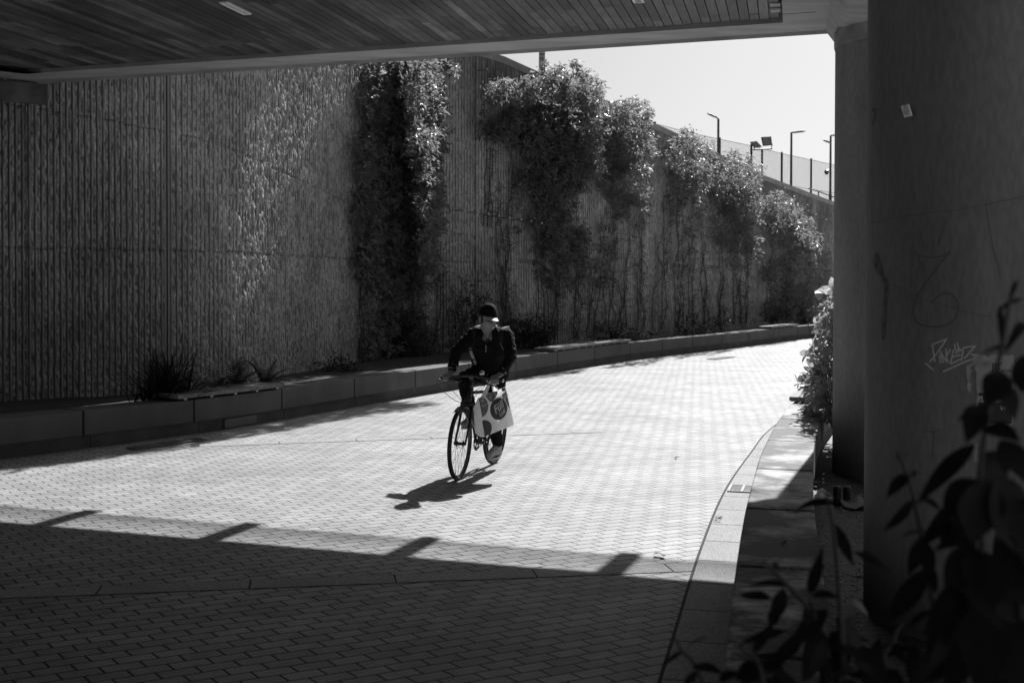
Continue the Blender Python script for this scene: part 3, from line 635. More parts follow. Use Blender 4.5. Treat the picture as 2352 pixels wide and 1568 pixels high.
# ------------------------------------------------------------------ climbing plants
nseg = len(WP.p) - 1
def wallpt(px, py, off):
    """point seen at (px, py) that stands `off` metres out from the wall face (vectorised)"""
    px, py, off = np.broadcast_arrays(np.asarray(px, float), np.asarray(py, float), np.asarray(off, float))
    R = rt[None] * ((px - 1176) / F)[:, None] + up[None] * ((784 - SHY - py) / F)[:, None] + fw[None]
    sg = np.linspace(0, WP.L, 260); pp = WP.at(sg); tn = WP.tan(sg); nn = np.stack([tn[:, 1], -tn[:, 0]], -1); best = np.full(len(px), 1e9)
    for i in range(len(sg) - 1):
        a = pp[i][None] + nn[i][None] * off[:, None]; b = pp[i + 1][None] + nn[i + 1][None] * off[:, None]; d = b - a
        den = R[:, 0] * d[:, 1] - R[:, 1] * d[:, 0]; k = (a[:, 0] * d[:, 1] - a[:, 1] * d[:, 0]) / den; q = (a[:, 0] * R[:, 1] - a[:, 1] * R[:, 0]) / den
        ok = (q >= -.02) & (q <= 1.02) & (k > 5) & (k < best); best = np.where(ok, k, best)
    return EYE[None] + R * best[:, None]
def leaf_cloud(P, L, wd, out, seed, name, m, parent, droop=.5, upb=.5, jit=.9):
    """many small folded leaves at the points P"""
    r = np.random.default_rng(seed); n = len(P); L = L * r.uniform(.6, 1.35, n); wd = wd * r.uniform(.7, 1.3, n)
    d = r.normal(0, jit, (n, 3)) + np.array(out)[None] * .6; d[:, 2] -= droop; d /= np.linalg.norm(d, axis=1, keepdims=True)
    nr = r.normal(0, .7, (n, 3)) + np.array(out)[None] * .4; nr[:, 2] += upb; nr -= d * np.sum(nr * d, 1, keepdims=True); nr /= np.linalg.norm(nr, axis=1, keepdims=True) + 1e-9
    b = np.cross(d, nr); Lc, wc = L[:, None], wd[:, None]
    v = np.stack([P, P + d * Lc * .32 - b * wc * .46 + nr * wc * .16, P + d * Lc * .7 - b * wc * .36 + nr * wc * .1 - nr * Lc * .02, P + d * Lc - nr * Lc * .08,
                  P + d * Lc * .7 + b * wc * .36 + nr * wc * .1 - nr * Lc * .02, P + d * Lc * .32 + b * wc * .46 + nr * wc * .16], 1).reshape(-1, 3)
    i = (np.arange(n) * 6)[:, None]
    f = np.concatenate([i + np.array([[0, 3, 2, 1]]), i + np.array([[0, 5, 4, 3]])], 0)
    return link(name, v, f, m, parent)
LEAF = mat('vine_leaf', .06, .36, .5, 3, trans=.34, spec=.6, tcol=7.5); LEAF2 = mat('dark_leaf', .03, .55, .5, 4, trans=.12, spec=.3); STEM = mat('bark', .055, .9, .4, 12)
def vine(label, blobs, stems, seed, leaf=(.115, .045), dens=1.0, base=None, mt=LEAF, TH=1.0):
    r = np.random.default_rng(seed); X, Y, O = [], [], []
    for (bx, by, rx, ry, th, q, *mn) in blobs:
        th *= TH; mn = mn[0] if mn else .03
        n = int(q * dens * rx * ry * pi / 9.5); ncl = max(3, n // 15)
        a = r.uniform(0, 2 * pi, ncl); rr = np.sqrt(r.uniform(0, 1.12, ncl)); cx = bx + rx * rr * np.cos(a); cy = by + ry * rr * np.sin(a)
        co = th * (.35 + .65 * np.sqrt(np.clip(1.15 - rr ** 2, .06, 1))) * r.uniform(.08, 1, ncl) ** .5
        k = r.integers(0, ncl, n); X.append(cx[k] + r.normal(0, 5.5, n)); Y.append(cy[k] + r.normal(0, 5.5, n)); O.append(np.maximum(co[k] + r.normal(0, .05, n), mn + abs(r.normal(0, .12, n)) * (mn > .1)))
    X, Y, O = map(np.concatenate, (X, Y, O)); P = wallpt(X, Y, O); P = P[np.linalg.norm(P, axis=1) < 200]
    bx, by = base; s = WP.look(bx); b0 = WP.off(s, np.array(-.15)); tn = WP.tan(s)
    t = thing('climbing_plant', label, 'climbing plant', (b0[0], b0[1], .4), group='climbing plants on the retaining wall')
    for i in range(2 * len(stems)):
        q = stems[i % len(stems)]; dx = r.uniform(-22, 22); yt = q[-1][1] + r.uniform(0, 90); stems = stems + [wig(q[0][0] + dx, q[0][1], q[-1][0] + dx * .6, yt, 7, r.uniform(5, 12), seed * 50 + i)]
    for pts in stems:
        pp = smooth_path(pts, 6); n = len(pp); off = np.array([.04 + .05 * abs(sin(i * .8 + seed)) for i in range(n)])
        W = wallpt([p[0] for p in pp], [p[1] for p in pp], off); m = MB(); m.tube(W, list(np.linspace(.012, .004, n)), 6)
        # side twigs
        for i in range(2, n - 1):
            for _ in range(r.integers(0, 3)):
                q = W[i]; dd = np.array([tn[0], tn[1], 0]) * r.normal(0, 1) + np.array([tn[1], -tn[0], 0]) * abs(r.normal(0, .5)) + np.array([0, 0, r.normal(.2, .5)]); dd /= np.linalg.norm(dd); L = r.uniform(.15, .5)
                m.tube([q, q + dd * L * .5 + r.normal(0, .02, 3), q + dd * L + np.array([0, 0, r.normal(-.03, .06)])], [.006, .004, .002], 4, cap=False)
        m.build('stem', STEM, t)
    leaf_cloud(P, leaf[0], leaf[1], (tn[1], -tn[0], 0), seed, 'foliage', mt, t)
    return t
def wig(x0, y0, x1, y1, k=5, a=7, seed=0):
    r = np.random.default_rng(seed + int(x0)); return [(x0 + (x1 - x0) * i / k + (r.normal(0, a * .45) if 0 < i < k else 0), y0 + (y1 - y0) * i / k) for i in range(k + 1)]
vine('tallest dark climber reaching the bridge, left of the cyclist', [
    (930, 150, 95, 32, .6, 1.4), (905, 230, 75, 90, .45, 1.6), (905, 370, 84, 90, .45, 1.6), (905, 500, 86, 90, .45, 1.5), (900, 610, 80, 70, .4, 1.2), (910, 700, 68, 70, .4, 1.0), (915, 790, 82, 60, .45, 1.0), (850, 570, 26, 90, .3, .6), (845, 470, 28, 60, .3, .6), (832, 330, 16, 50, .3, .3),
    (965, 200, 46, 80, 1.35, 1.9), (975, 320, 40, 90, 1.35, 1.9), (980, 440, 34, 90, 1.3, 1.8), (980, 550, 30, 70, 1.2, 1.5), (1030, 320, 12, 30, .9, .3), (1034, 158, 16, 16, 1.0, .6), (1012, 470, 10, 90, .9, .4), (990, 620, 24, 50, .9, .7), (1015, 260, 12, 60, .9, .4)],
    [wig(880, 850, 870, 200, 8, 9, 1), wig(925, 845, 930, 200, 8, 10, 2), wig(960, 840, 980, 260, 8, 10, 3), wig(850, 855, 840, 480, 6, 8, 4), wig(1000, 830, 1010, 560, 6, 9, 5)], 21, (.115, .042), 1.15, (905, 850))
vine('broad climber with bright top spilling over the wall above the cyclist', [
    (1175, 212, 62, 28, 1.1, 1.5), (1255, 196, 58, 34, 1.35, 1.8), (1328, 208, 50, 40, 1.35, 1.8), (1310, 166, 34, 22, 1.0, .7), (1262, 160, 24, 18, .9, .6), (1362, 262, 26, 56, 1.35, 1.6), (1376, 350, 16, 60, 1.2, 1.0),
    (1190, 295, 58, 52, .4, 1.4), (1270, 310, 70, 75, .45, 1.7), (1328, 350, 42, 85, .45, 1.6), (1222, 400, 36, 48, .3, 1.0), (1286, 430, 60, 66, .4, 1.4), (1245, 515, 28, 60, .3, .8), (1300, 535, 46, 55, .35, 1.1), (1288, 635, 32, 46, .3, .7), (1345, 595, 26, 46, .35, .6), (1370, 600, 8, 30, .8, .4), (1110, 270, 16, 50, .3, .4), (1240, 590, 10, 80, .2, .4), (1188, 470, 10, 80, .2, .3)],
    [wig(1235, 790, 1232, 400, 8, 4, 6), wig(1150, 790, 1175, 330, 8, 14, 7), wig(1165, 780, 1140, 400, 8, 14, 8), wig(1280, 780, 1285, 450, 8, 8, 9), wig(1318, 775, 1330, 480, 8, 8, 10), wig(1120, 520, 1130, 210, 6, 7, 11)], 22, (.125, .046), 1.1, (1235, 795))
vine('climber with a sunlit bushy head beside the broad bright one', [
    (1412, 262, 38, 30, 1.1, 1.5), (1455, 262, 42, 32, 1.25, 1.7), (1428, 335, 48, 52, .4, 1.6), (1480, 345, 22, 56, 1.3, 1.6), (1405, 400, 34, 50, .3, 1.1), (1466, 420, 24, 50, 1.0, 1.1), (1430, 465, 30, 40, .3, .8), (1472, 485, 13, 36, 1.0, .7), (1395, 555, 22, 45, .3, .6), (1376, 635, 26, 40, .25, .5)],
    [wig(1365, 770, 1400, 420, 8, 8, 12), wig(1400, 765, 1420, 430, 8, 9, 13), wig(1440, 760, 1445, 450, 8, 9, 14), wig(1475, 760, 1470, 470, 8, 8, 15)], 23, (.115, .043), 1.05, (1405, 775))
vine('small rounded climber just left of the floodlights, lower than its bright neighbour', [
    (1574, 326, 32, 26, 1.1, 1.4), (1607, 346, 30, 32, 1.25, 1.6), (1548, 370, 26, 34, .5, 1.1), (1580, 408, 40, 40, .4, 1.4), (1622, 400, 13, 44, 1.2, 1.3), (1556, 470, 24, 36, .3, .8), (1600, 478, 18, 34, .5, .8), (1578, 550, 16, 36, .25, .5)],
    [wig(1520, 755, 1540, 420, 8, 8, 16), wig(1555, 752, 1560, 430, 8, 8, 17), wig(1590, 750, 1590, 440, 8, 8, 18), wig(1615, 745, 1610, 460, 8, 7, 19)], 24, (.125, .047), 1.0, (1570, 760))
vine('dense dark climber with glowing right edge below the twin floodlights', [
    (1682, 380, 38, 26, 1.1, 1.5), (1720, 398, 26, 34, 1.25, 1.5), (1672, 440, 34, 44, .45, 1.7), (1706, 468, 32, 50, .45, 1.8), (1741, 465, 12, 54, 1.3, 1.5), (1670, 520, 30, 46, .4, 1.4), (1716, 545, 22, 42, .4, 1.2), (1741, 565, 10, 34, 1.2, 1.2), (1692, 580, 28, 36, .35, 1.0)],
    [wig(1650, 748, 1655, 480, 8, 7, 20), wig(1685, 745, 1690, 500, 8, 7, 21), wig(1715, 742, 1715, 520, 8, 6, 22)], 25, (.125, .047), 1.1, (1685, 750))
vine('last climber, draping down to the wall foot near the column', [
    (1782, 466, 26, 24, 1.1, 1.4), (1818, 482, 26, 26, 1.25, 1.6), (1848, 516, 24, 28, 1.25, 1.6), (1790, 532, 30, 40, .45, 1.7), (1825, 570, 34, 42, .5, 1.7), (1870, 562, 15, 36, 1.2, 1.3), (1790, 632, 36, 42, .4, 1.5), (1845, 650, 38, 52, .4, 1.5), (1812, 700, 52, 32, .4, 1.4), (1893, 640, 18, 66, .4, .9)],
    [wig(1770, 738, 1775, 540, 7, 6, 23), wig(1810, 735, 1810, 560, 7, 6, 24), wig(1860, 730, 1850, 580, 7, 6, 25)], 26, (.13, .05), 1.05, (1815, 740))

# added tree, unseen above the deck, placed to shade the near planter
q0 = [G(x, y) for x, y in ((-60, 1066), (60, 1056), (220, 1038), (424, 1010), (610, 980), (800, 948), (960, 925))]; zc = 8.3
bo = smooth_path([p + np.array([sin(SUN_AZ), cos(SUN_AZ), 0]) * zc / math.tan(SUN_EL) + np.array([0, 0, zc]) for p in q0], 10)
tb_ = WP.off(WP.near(bo[30]), np.array(1.4)); t = thing('added_shade_tree', 'added tree, unseen above the bridge deck, that shades the near planter', 'tree', (tb_[0], tb_[1], 6.5))
r = np.random.default_rng(77); m = MB(); b0 = np.array([tb_[0], tb_[1], 6.4]); m.tube([b0, b0 + np.array([.05, -.05, 1.0]), b0 + np.array([.1, -.1, 1.9])], [.16, .13, .10], 10); m.build('trunk', STEM, t)
m = MB()
for k in (4, 14, 24, 34, 44, 54):
    e = bo[k]; a = b0 + np.array([.1, -.1, 1.8]); m.tube(smooth_path([a, (a + e) / 2 + np.array([0, 0, .5]), e], 5), list(np.linspace(.07, .015, 11)), 7)
m.build('bough', STEM, t)
n = 7500; k = r.uniform(0, len(bo) - 1.01, n); ki = k.astype(int); B_ = np.array(bo); C_ = B_[ki] + (B_[ki + 1] - B_[ki]) * (k - ki)[:, None]
wn_ = np.stack([-np.cos(np.full(n, rad(28))), np.sin(np.full(n, rad(28))), np.zeros(n)], 1)
C_ = C_ + wn_ * (r.uniform(-.32, 1.2, n) + .10 * np.sin(k * 1.9))[:, None] + np.column_stack([np.zeros(n), np.zeros(n), r.normal(.15, .22, n)])
leaf_cloud(C_, .17, .09, (.3, -.3, 0), 78, 'crown', LEAF2, t)

# bare twiggy shrubs and low plants in the bed
def bedpt(px, py, zz=.42):
    p = G(px, py, zz); return p
def twiggy(label, px, py, h, spread, n, seed, leaves=0):
    sw_ = WP.look(px); b = np.array([*WP.off(sw_, np.array(-.38)), .30]); r = np.random.default_rng(seed); t = thing('shrub', label, 'shrub', tuple(b), group='low shrubs in the planting bed')
    m = MB(); tips = []
    for i in range(n):
        x = r.normal(0, spread * .25); base = b + np.array([x, r.normal(0, .08), -.05]); hh = h * r.uniform(.45, 1)
        sw = r.normal(0, spread * .3); pts = [base + np.array([sw * q ** 1.5 + .03 * sin(9 * q + i), .02 * cos(7 * q + i), hh * q]) for q in np.linspace(0, 1, 6)]
        m.tube(pts, list(np.linspace(.011, .003, 6)), 5, cap=False)
        for k in range(int(9 * hh)):
            q = r.uniform(.15, 1); p = pts[min(5, int(q * 5))]; d = np.array([r.normal(0, 1), r.normal(0, .7), r.normal(.3, .4)]); d /= np.linalg.norm(d); L = r.uniform(.1, .32)
            e = p + d * L; m.tube([p, p + d * L * .5 + r.normal(0, .02, 3), e], [.005, .003, .0015], 4, cap=False); tips += [e, p + d * L * .6]
    m.build('branch', STEM, t)
    if leaves:
        T = np.array(tips); k = r.integers(0, len(T), leaves); leaf_cloud(T[k] + r.normal(0, .05, (leaves, 3)), .085, .03, (.3, -.8, 0), seed, 'foliage', LEAF2, t)
twiggy('bare twiggy shrub against the wall beside the tallest climber', 1050, 845, 2.1, 1.1, 26, 31, 500)
twiggy('leafy low shrub directly behind the cyclist', 1190, 818, .95, 1.5, 26, 32, 1500)
twiggy('ragged undershrub at the foot of the tallest climber', 900, 862, 1.1, 1.3, 24, 33, 1700)
twiggy('thin wild shrub behind the long timber bench top', 1380, 782, .7, 2.0, 18, 34, 500)
twiggy('tangled stems shrub at the base of the small rounded climber', 1560, 760, .9, 2.0, 18, 35, 500)
twiggy('dark shrub at the base of the last climber', 1770, 738, 1.2, 2.4, 22, 36, 1500)
twiggy('small weedy sprigs beside the fern', 720, 868, .3, 1.2, 12, 37, 260)
# spiky strap-leaved plant
b = bedpt(385, 915); t = thing('spiky_plant', 'dark spiky strap leaved plant spilling over the shaded planter wall', 'plant', tuple(b)); r = np.random.default_rng(3); m = MB()
for i in range(330):
    a = r.uniform(0, 2 * pi); el = r.uniform(.35, 1.5); d = np.array([cos(a) * cos(el), sin(a) * cos(el) * .8, sin(el)]); L = r.uniform(.4, .86)
    m.blade(b + np.array([r.normal(0, .13), r.normal(0, .12), -.04]), d, (-d[0] * .3, -d[1] * .3, 1), L, .03, r.uniform(.1, .75), 6, lambda q: (1 - q) ** .6 * .9 + .05, .35)
m.build('leaf', mat('strap_leaf', .006, .85, .3, 6), t)
def fern(label, px, py, n, L, seed):
    b = bedpt(px, py); t = thing('fern', label, 'fern', tuple(b), group='ferns in the planting bed'); r = np.random.default_rng(seed); m = MB()
    for i in range(n):
        a = 2 * pi * i / n + r.normal(0, .3); el = r.uniform(.5, 1.3); d = np.array([cos(a) * cos(el), sin(a) * cos(el), sin(el)]); p = b.copy(); LL = L * r.uniform(.6, 1.1); side = np.array([-sin(a), cos(a), 0]); K = 16
        for k in range(K):
            q = k / K; w_ = LL * .26 * sin(pi * min(1, q * .9 + .12)) ** .7 * (1 - q * .55)
            for s in (-1, 1): m.blade(p, side * s + d * .35, np.cross(side, d) * 1.0 + np.array([0, 0, .2]), w_, .022, .3, 2, lambda z: (1 - z) * .9 + .1, 0)
            p2 = p + d * LL / K; m.tube([p, p2], .003, 4, cap=False); p = p2; d = d + np.array([0, 0, -1.0]) * .075; d /= np.linalg.norm(d)
    m.build('frond', mat('fern_leaf', .02, .6, .3, 6, trans=.15), t)
fern('taller fern standing behind the first bench top', 538, 896, 13, .8, 1); fern('low spreading fern to the right of the taller fern', 608, 889, 12, .55, 2); fern('small fern tucked beside the spiky plant', 494, 897, 9, .5, 3)

# bright bush by the column
b = np.array([3.72, 13.1, 0]); t = thing('bush', 'sunlit broad leaved bush growing beside the far column', 'bush', tuple(b)); r = np.random.default_rng(8); m = MB(); T = []
for i in range(26):
    u = r.normal(0, .22); v = r.normal(0, .35); h = r.uniform(.5, 1.9); pts = [b + np.array([u * q * 1.2, v * q * 1.2, h * q]) for q in np.linspace(0, 1, 6)]; m.tube(pts, list(np.linspace(.012, .004, 6)), 5, cap=False)
    for p in pts[1:]: T += [p] * 3
m.build('branch', STEM, t); T = np.array(T)
def pxy(p): 
    v = p - EYE; z = v @ fw; return 1176 + F * (v @ rt) / z, 784 - SHY - F * (v @ up) / z
n = 5200; X = r.uniform(3.02, 4.4, n); Y = r.uniform(12.35, 14.2, n); Z = r.uniform(.38, 1.98, n)
Pp = np.column_stack([X, Y, Z]); sx = np.array([pxy(p)[0] for p in Pp]); sy = np.array([pxy(p)[1] for p in Pp])
left = np.interp(sy, [645, 690, 740, 790, 840, 880, 930, 960], [1908, 1893, 1886, 1872, 1858, 1846, 1852, 1872]) + 9 * np.sin(sy / 11.0) + 6 * np.sin(sy / 4.7)
keep = (sx > left) & (sy > 650); Pp = Pp[keep]
leaf_cloud(Pp, .10, .085, (-.4, -.6, .3), 9, 'foliage', mat('bush_leaf', .20, .4, .35, 5, trans=.45, tcol=2.2), t, droop=.25, upb=.7)

# ------------------------------------------------------------------ fence, lamps and poles on the raised land
def up_at(px, d, z): p = PD(px, 400, d); return np.array([p[0], p[1], z])
fpts = [(1430, 42), (1504, 44.2), (1578, 46.5), (1653, 49), (1725.8, 51.4), (1795.8, 54.6), (1863.2, 57.6), (1930, 60.5), (1995, 63.5)]
ftop = [264, 283, 302, 319, 334, 352, 366.5, 381, 394]
fence = thing('mesh_fence', 'tall chain link fence with slim posts above the retaining wall', 'fence', tuple(up_at(1725, 51.4, 4.6)))
FT = [PD(px, y, d) for (px, d), y in zip(fpts, ftop)]; 
for p in FT: 
    m = MB(); m.tube([(p[0], p[1], 3.6), (p[0], p[1], p[2] + .05)], .05, 8); m.build('post', mat('post_dark', .03, .6), fence)
WIRE = mat('fence_wire', .10, .6)
for p, q in zip(FT[:-1], FT[1:]):
    m = MB(); L = np.linalg.norm((q - p)[:2]); d = (q - p)[:2] / L; hgt = p[2] - 4.0; st = .16
    def at(x, z): x = min(max(x, 0), L); return (p[0] + d[0] * x, p[1] + d[1] * x, z + (q[2] - p[2]) * x / L)
    x = -hgt
    while x < L:
        for sgn in (1, -1):
            xa, xb = (x, x + hgt); za, zb = (4.0, 4.0 + hgt) if sgn > 0 else (4.0 + hgt, 4.0)
            A, B = max(xa, 0), min(xb, L)
            if B > A: f = lambda xx: za + (zb - za) * (xx - xa) / hgt; m.tube([at(A, f(A)), at(B, f(B))], .0055, 3, cap=False)
        x += st
    for zz in (p[2] - .02, p[2] - 1.45, p[2] - 2.6): m.tube([at(0, zz), at(L, zz)], .011, 4, cap=False)
    m.build('mesh_panel', WIRE, fence)
def pole(px, ytop, d, r0=.055, r1=.045, zb=3.6, part='pole', root=None, mt=None):
    p = PD(px, ytop, d); m = MB(); m.tube([(p[0], p[1], zb), (p[0], p[1], zb + (p[2] - zb) * .45), (p[0], p[1], zb + (p[2] - zb) * .46), tuple(p)], [r0 * 1.25, r0 * 1.25, r0, r1], 12); m.build(part, mt or POLE, root); return p
POLE = mat('lamp_post_paint', .09, .45)
def lamp(px, ytop, d, heads, label, extra=None):
    b0 = PD(px, ytop, d); t = thing('street_lamp', label, 'street lamp', (b0[0], b0[1], 3.6), group='street lamps above the wall'); p = pole(px, ytop, d, root=t)
    for (ax_, ay_, bx_, by_, wd_) in heads:
        a = PD(ax_, ay_, d); c = PD(bx_, by_, d + .15); v = c - a; L = np.linalg.norm(v); v /= L; s = np.cross(v, [0, 0, 1.0]); s /= np.linalg.norm(s); u = np.cross(s, v)
        m = MB(); m.tube([p - np.array([0, 0, .02]), p * .4 + a * .6 + np.array([0, 0, .02]), a + v * .1 * L], .03, 8); m.build('arm', POLE, t)
        m = MB(); k = [(0, .05, .035), (.15, .10, .05), (.7, .14, .05), (1, .09, .025)]; rings = [[a + v * L * q + s * w_ * i + u * h_ * j for i, j in ((-1, -.3), (1, -.3), (.8, 1), (-.8, 1))] for q, w_, h_ in k]
        m.add([x for rg in rings for x in rg], [(4 * i + j, 4 * i + (j + 1) % 4, 4 * i + 4 + (j + 1) % 4, 4 * i + 4 + j) for i in range(3) for j in range(4)] + [(3, 2, 1, 0), (12, 13, 14, 15)]); hd = m.build('lamp_head', mat('lamp_housing', .30, .35, metal=.4), t, bevel=.008)
        m = MB(); m.box((a + v * L * .6 - u * .02), (L * .6, .16, .012), (v, s, u)); m.build('lens', mat('lamp_lens', .25, .2), hd)
    return t, p
lamp(1650, 274, 47, [(1648, 272, 1624, 261, .1)], 'street lamp with bright head angled to the left, behind the small rounded climber')
lamp(1817.8, 307, 50, [(1816, 306, 1849, 302, .1)], 'street lamp with flat head pointing right, in front of the fence')
t, p = lamp(1908, 312, 52, [(1909, 330, 1890, 322, .1), (1910, 312, 1934, 310, .1)], 'street lamp with two heads and a security camera, beside the column')
c = PD(1902, 394, 51.8); m = MB(); m.tube([c + np.array([.12, 0, .05]), c + np.array([0, 0, .05])], .03, 8); m.build('camera_bracket', POLE, t)
m = MB(); m.lathe(c + np.array([-.06, 0, -.12]), [(.03, .2), (.10, .17), (.10, .1), (.095, .06), (.06, 0), (.02, -.02)], 14); m.build('security_camera', mat('camera_housing', .08, .3), t)
b0 = PD(1750.5, 343, 46.5); t = thing('floodlight_mast', 'slim mast carrying two tilted rectangular floodlights', 'floodlight mast', (b0[0], b0[1], 3.6)); p = pole(1750.5, 343, 46.5, .045, .04, root=t)
m = MB(); m.tube([PD(1728, 344, 46.5), PD(1774, 342, 46.5)], .028, 8); m.build('crossbar', POLE, t)
for (quad, yoke) in ((((1721.5, 326), (1738, 324), (1751, 337.5), (1734, 340)), ((1734, 344), (1731, 338))), (((1747.5, 315), (1771.5, 313.5), (1774, 334), (1752, 336)), ((1771, 343), (1774, 330)))):
    P4 = [PD(x, y, 46.3) for x, y in quad]; nn = np.cross(P4[1] - P4[0], P4[3] - P4[0]); nn /= np.linalg.norm(nn); nn = nn if nn[1] > 0 else -nn
    m = MB(); m.hexa(P4[::-1], [q + nn * .10 + (sum(P4) / 4 - q) * .15 for q in P4][::-1]); fl = m.build('floodlight', mat('flood_housing', .045, .5), t, bevel=.01)
    c = sum(P4) / 4; Q4 = [c + (q - c) * .78 - nn * .012 for q in P4]; m = MB(); m.add(Q4, [(0, 1, 2, 3)]); m.add([q + nn * .006 for q in Q4], [(3, 2, 1, 0)]); m.build('glass', mat('flood_glass', .22, .15), fl)
    m = MB(); m.tube([PD(yoke[0][0], yoke[0][1], 46.5), PD(yoke[1][0], yoke[1][1], 46.45)], .018, 6); m.build('yoke', POLE, t)
b0 = PD(1245, 105, 31); t = thing('signal_post', 'thick banded post rising behind the broad climber and under the bridge edge', 'post', (b0[0], b0[1], 6.2)); m = MB(); m.tube([(b0[0], b0[1], 6.2), (b0[0], b0[1], 10.5)], .08, 16); m.build('shaft', mat('grey_post', .22, .6, .3, 6), t, smooth=True)
m = MB()
for y, h_ in ((121, .05), (146, .12), (131, .03)):
    q = PD(1245, y, 31); m.lathe((q[0], q[1], q[2]), [(.083, -h_ / 2), (.088, -h_ / 2 + .01), (.088, h_ / 2 - .01), (.083, h_ / 2)], 16, caps=False)
m.build('clamp_band', mat('clamp_band', .5, .5), t)
rl = thing('handrail', 'low dark handrail behind the far end of the wall coping', 'handrail', tuple(up_at(1880, 50, 4.6)))
RT = [PD(1858, 433, 46), PD(1880, 440, 50), PD(1905, 449, 53), PD(1940, 462, 56)]
m = MB(); m.tube(RT, .028, 8); m.build('rail', MATS['post_dark'], rl)
for q in RT[1:]: m = MB(); m.tube([(q[0], q[1], 3.8), tuple(q)], .025, 8); m.build('post', MATS['post_dark'], rl)

# ------------------------------------------------------------------ litter
def leaflet(px, py, L, seed, label, z=.012):
    r = np.random.default_rng(seed); p = G(px, py, z); t = MB()
    for i in range(3):
        a = r.uniform(0, 2 * pi); t.blade(p + np.array([0, 0, .004]), (cos(a), sin(a), .35), (r.normal(0, .3), r.normal(0, .3), 1), L * r.uniform(.6, 1), L * .5, r.uniform(.4, 1.2), 4)
    o = t.build('fallen_leaf', mat('dead_leaf', .05, .7, .3, 20)); tag(o, label, 'leaf', 'fallen leaves on the paving')
leaflet(1522, 1274, .075, 1, 'dry dark leaf on the paving inside the barred shadow'); leaflet(1655, 1188, .06, 2, 'curled leaf on the kerb channel below the drain grate'); leaflet(1648, 1197, .04, 3, 'small leaf just left of the curled leaf on the kerb channel'); leaflet(1645, 803, .14, 4, 'pale scrap of leaf by the far planter foot'); leaflet(1555, 1050, .05, 5, 'tiny leaf alone on the bright paving')
leaflet(990, 1236, .035, 7, 'crumb of leaf at the deck shadow edge near the cyclist shadow'); leaflet(1245, 1297, .035, 8, 'light crumb of leaf on the slab course')
def can(px, py, label, lit):
    p = G(px, py, 0); t = thing('drink_can', label, 'can', (p[0], p[1], 0), group='drink cans behind the planter wall'); m = MB()
    m.lathe(p, [(.026, .005), (.033, .012), (.033, .145), (.027, .157)], 20); m.build('body', mat('can_dark', .05, .3, .6, 25, metal=.5), t, smooth=False)
    m = MB(); m.lathe(p, [(.027, .157), (.029, .16), (.025, .158), (.024, .154)], 20); m.build('lid', STEEL, t)
can(1922, 1160, 'dark drink can standing by the column foot, the left of two', 0); can(1945, 1160, 'dark drink can standing by the column foot, the right of two', 0)
def scrap(px, py, s, seed, label, v=.5):
    p = G(px, py, .012); r = np.random.default_rng(seed); m = MB(); n = 5; vs = [p + np.array([(i - 2) * s / 4 + r.normal(0, s * .06), (j - 2) * s / 5 + r.normal(0, s * .06), abs(r.normal(0, s * .12))]) for j in range(n) for i in range(n)]
    m.add(vs, [(j * n + i, j * n + i + 1, (j + 1) * n + i + 1, (j + 1) * n + i) for j in range(n - 1) for i in range(n - 1)]); o = m.build('paper_scrap', mat('scrap_%d' % int(v * 100), v, .8, .2, 30)); tag(o, label, 'litter', 'paper litter behind the planter wall')
scrap(1893, 1150, .28, 1, 'largest crumpled sheet in the sun strip behind the planter wall', .6); scrap(1880, 1135, .18, 2, 'crumpled bag end in the sun strip beside the largest sheet', .55); scrap(1980, 1163, .3, 3, 'grey flattened carton leaning by the column foot', .25)
scrap(1885, 1296, .06, 4, 'small pale scrap on dark paving midway along the planter', .5); scrap(1930, 1337, .05, 5, 'bright sliver of paper on the dark paving', .6); scrap(1975, 1320, .07, 6, 'scrap lying against the big column foot', .4)
r = np.random.default_rng(4)
cr = MB()
for i in range(260):
    x, y = r.uniform(1880, 1985), r.uniform(1130, 1450); p = G(x, y, .006); s = r.uniform(.004, .014); a = r.uniform(0, pi)
    if p[0] > RP.off(RP.near(p), np.array(-.45))[0] + .02: cr.box(p, (s * 2, s, .006), ((cos(a), sin(a), 0), (-sin(a), cos(a), 0), (0, 0, 1)))
o = cr.build('paving_debris', mat('debris', .3, .8, .6, 40)); o['kind'] = 'stuff'
# litter on the worn planter top
leaflet(1821, 1173, .07, 11, 'curled leaf on the worn planter top near its joint', ZT + .004); leaflet(1798, 1247, .04, 12, 'pale broken leaf stalk in the middle of the worn planter top', ZT + .004)

# ------------------------------------------------------------------ foreground shrub (out of focus)
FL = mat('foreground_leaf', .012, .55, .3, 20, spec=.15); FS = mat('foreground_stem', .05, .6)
def fshrub(label, stems, leaves, base):
    t = thing('leafy_shrub', label, 'shrub', base, group='dark shrubs close to the viewer')
    for pts in stems:
        P = smooth_path([PD(x, y, d) for x, y, d in pts], 6); m = MB(); m.tube(P, list(np.linspace(.0075, .0028, len(P))), 8); m.build('stem', FS, t, smooth=True)
    r = np.random.default_rng(len(leaves))
    for (x0, y0, x1, y1, wpx, d, *rest) in leaves:
        a, b_ = PD(x0, y0, d), PD(x1, y1, d - r.uniform(-.06, .08)); v = b_ - a; L = np.linalg.norm(v); m = MB(); dr = rest[0] if rest else .5
        side = np.array([0, -1.0, .35]) + r.normal(0, .25, 3); v0 = v / L
        # start direction lifted so the curved leaf still ends near its tip
        n0 = np.array([0, 0, 1.0]) + np.array([0, -.8, 0]); n0 -= v0 * (n0 @ v0); n0 /= np.linalg.norm(n0)
        m.blade(a, v0 + n0 * dr * .55, n0 if abs(v0[2]) < .8 else side, L * 1.08, wpx * .88 / F * d, dr, 8, lambda q: max(.015, sin(pi * min(1, q ** .78 * .97 + .03)) ** 1.05 * 1.04), .12)
        m.build('leaf', FL, t, smooth=True)
D1 = 2.15
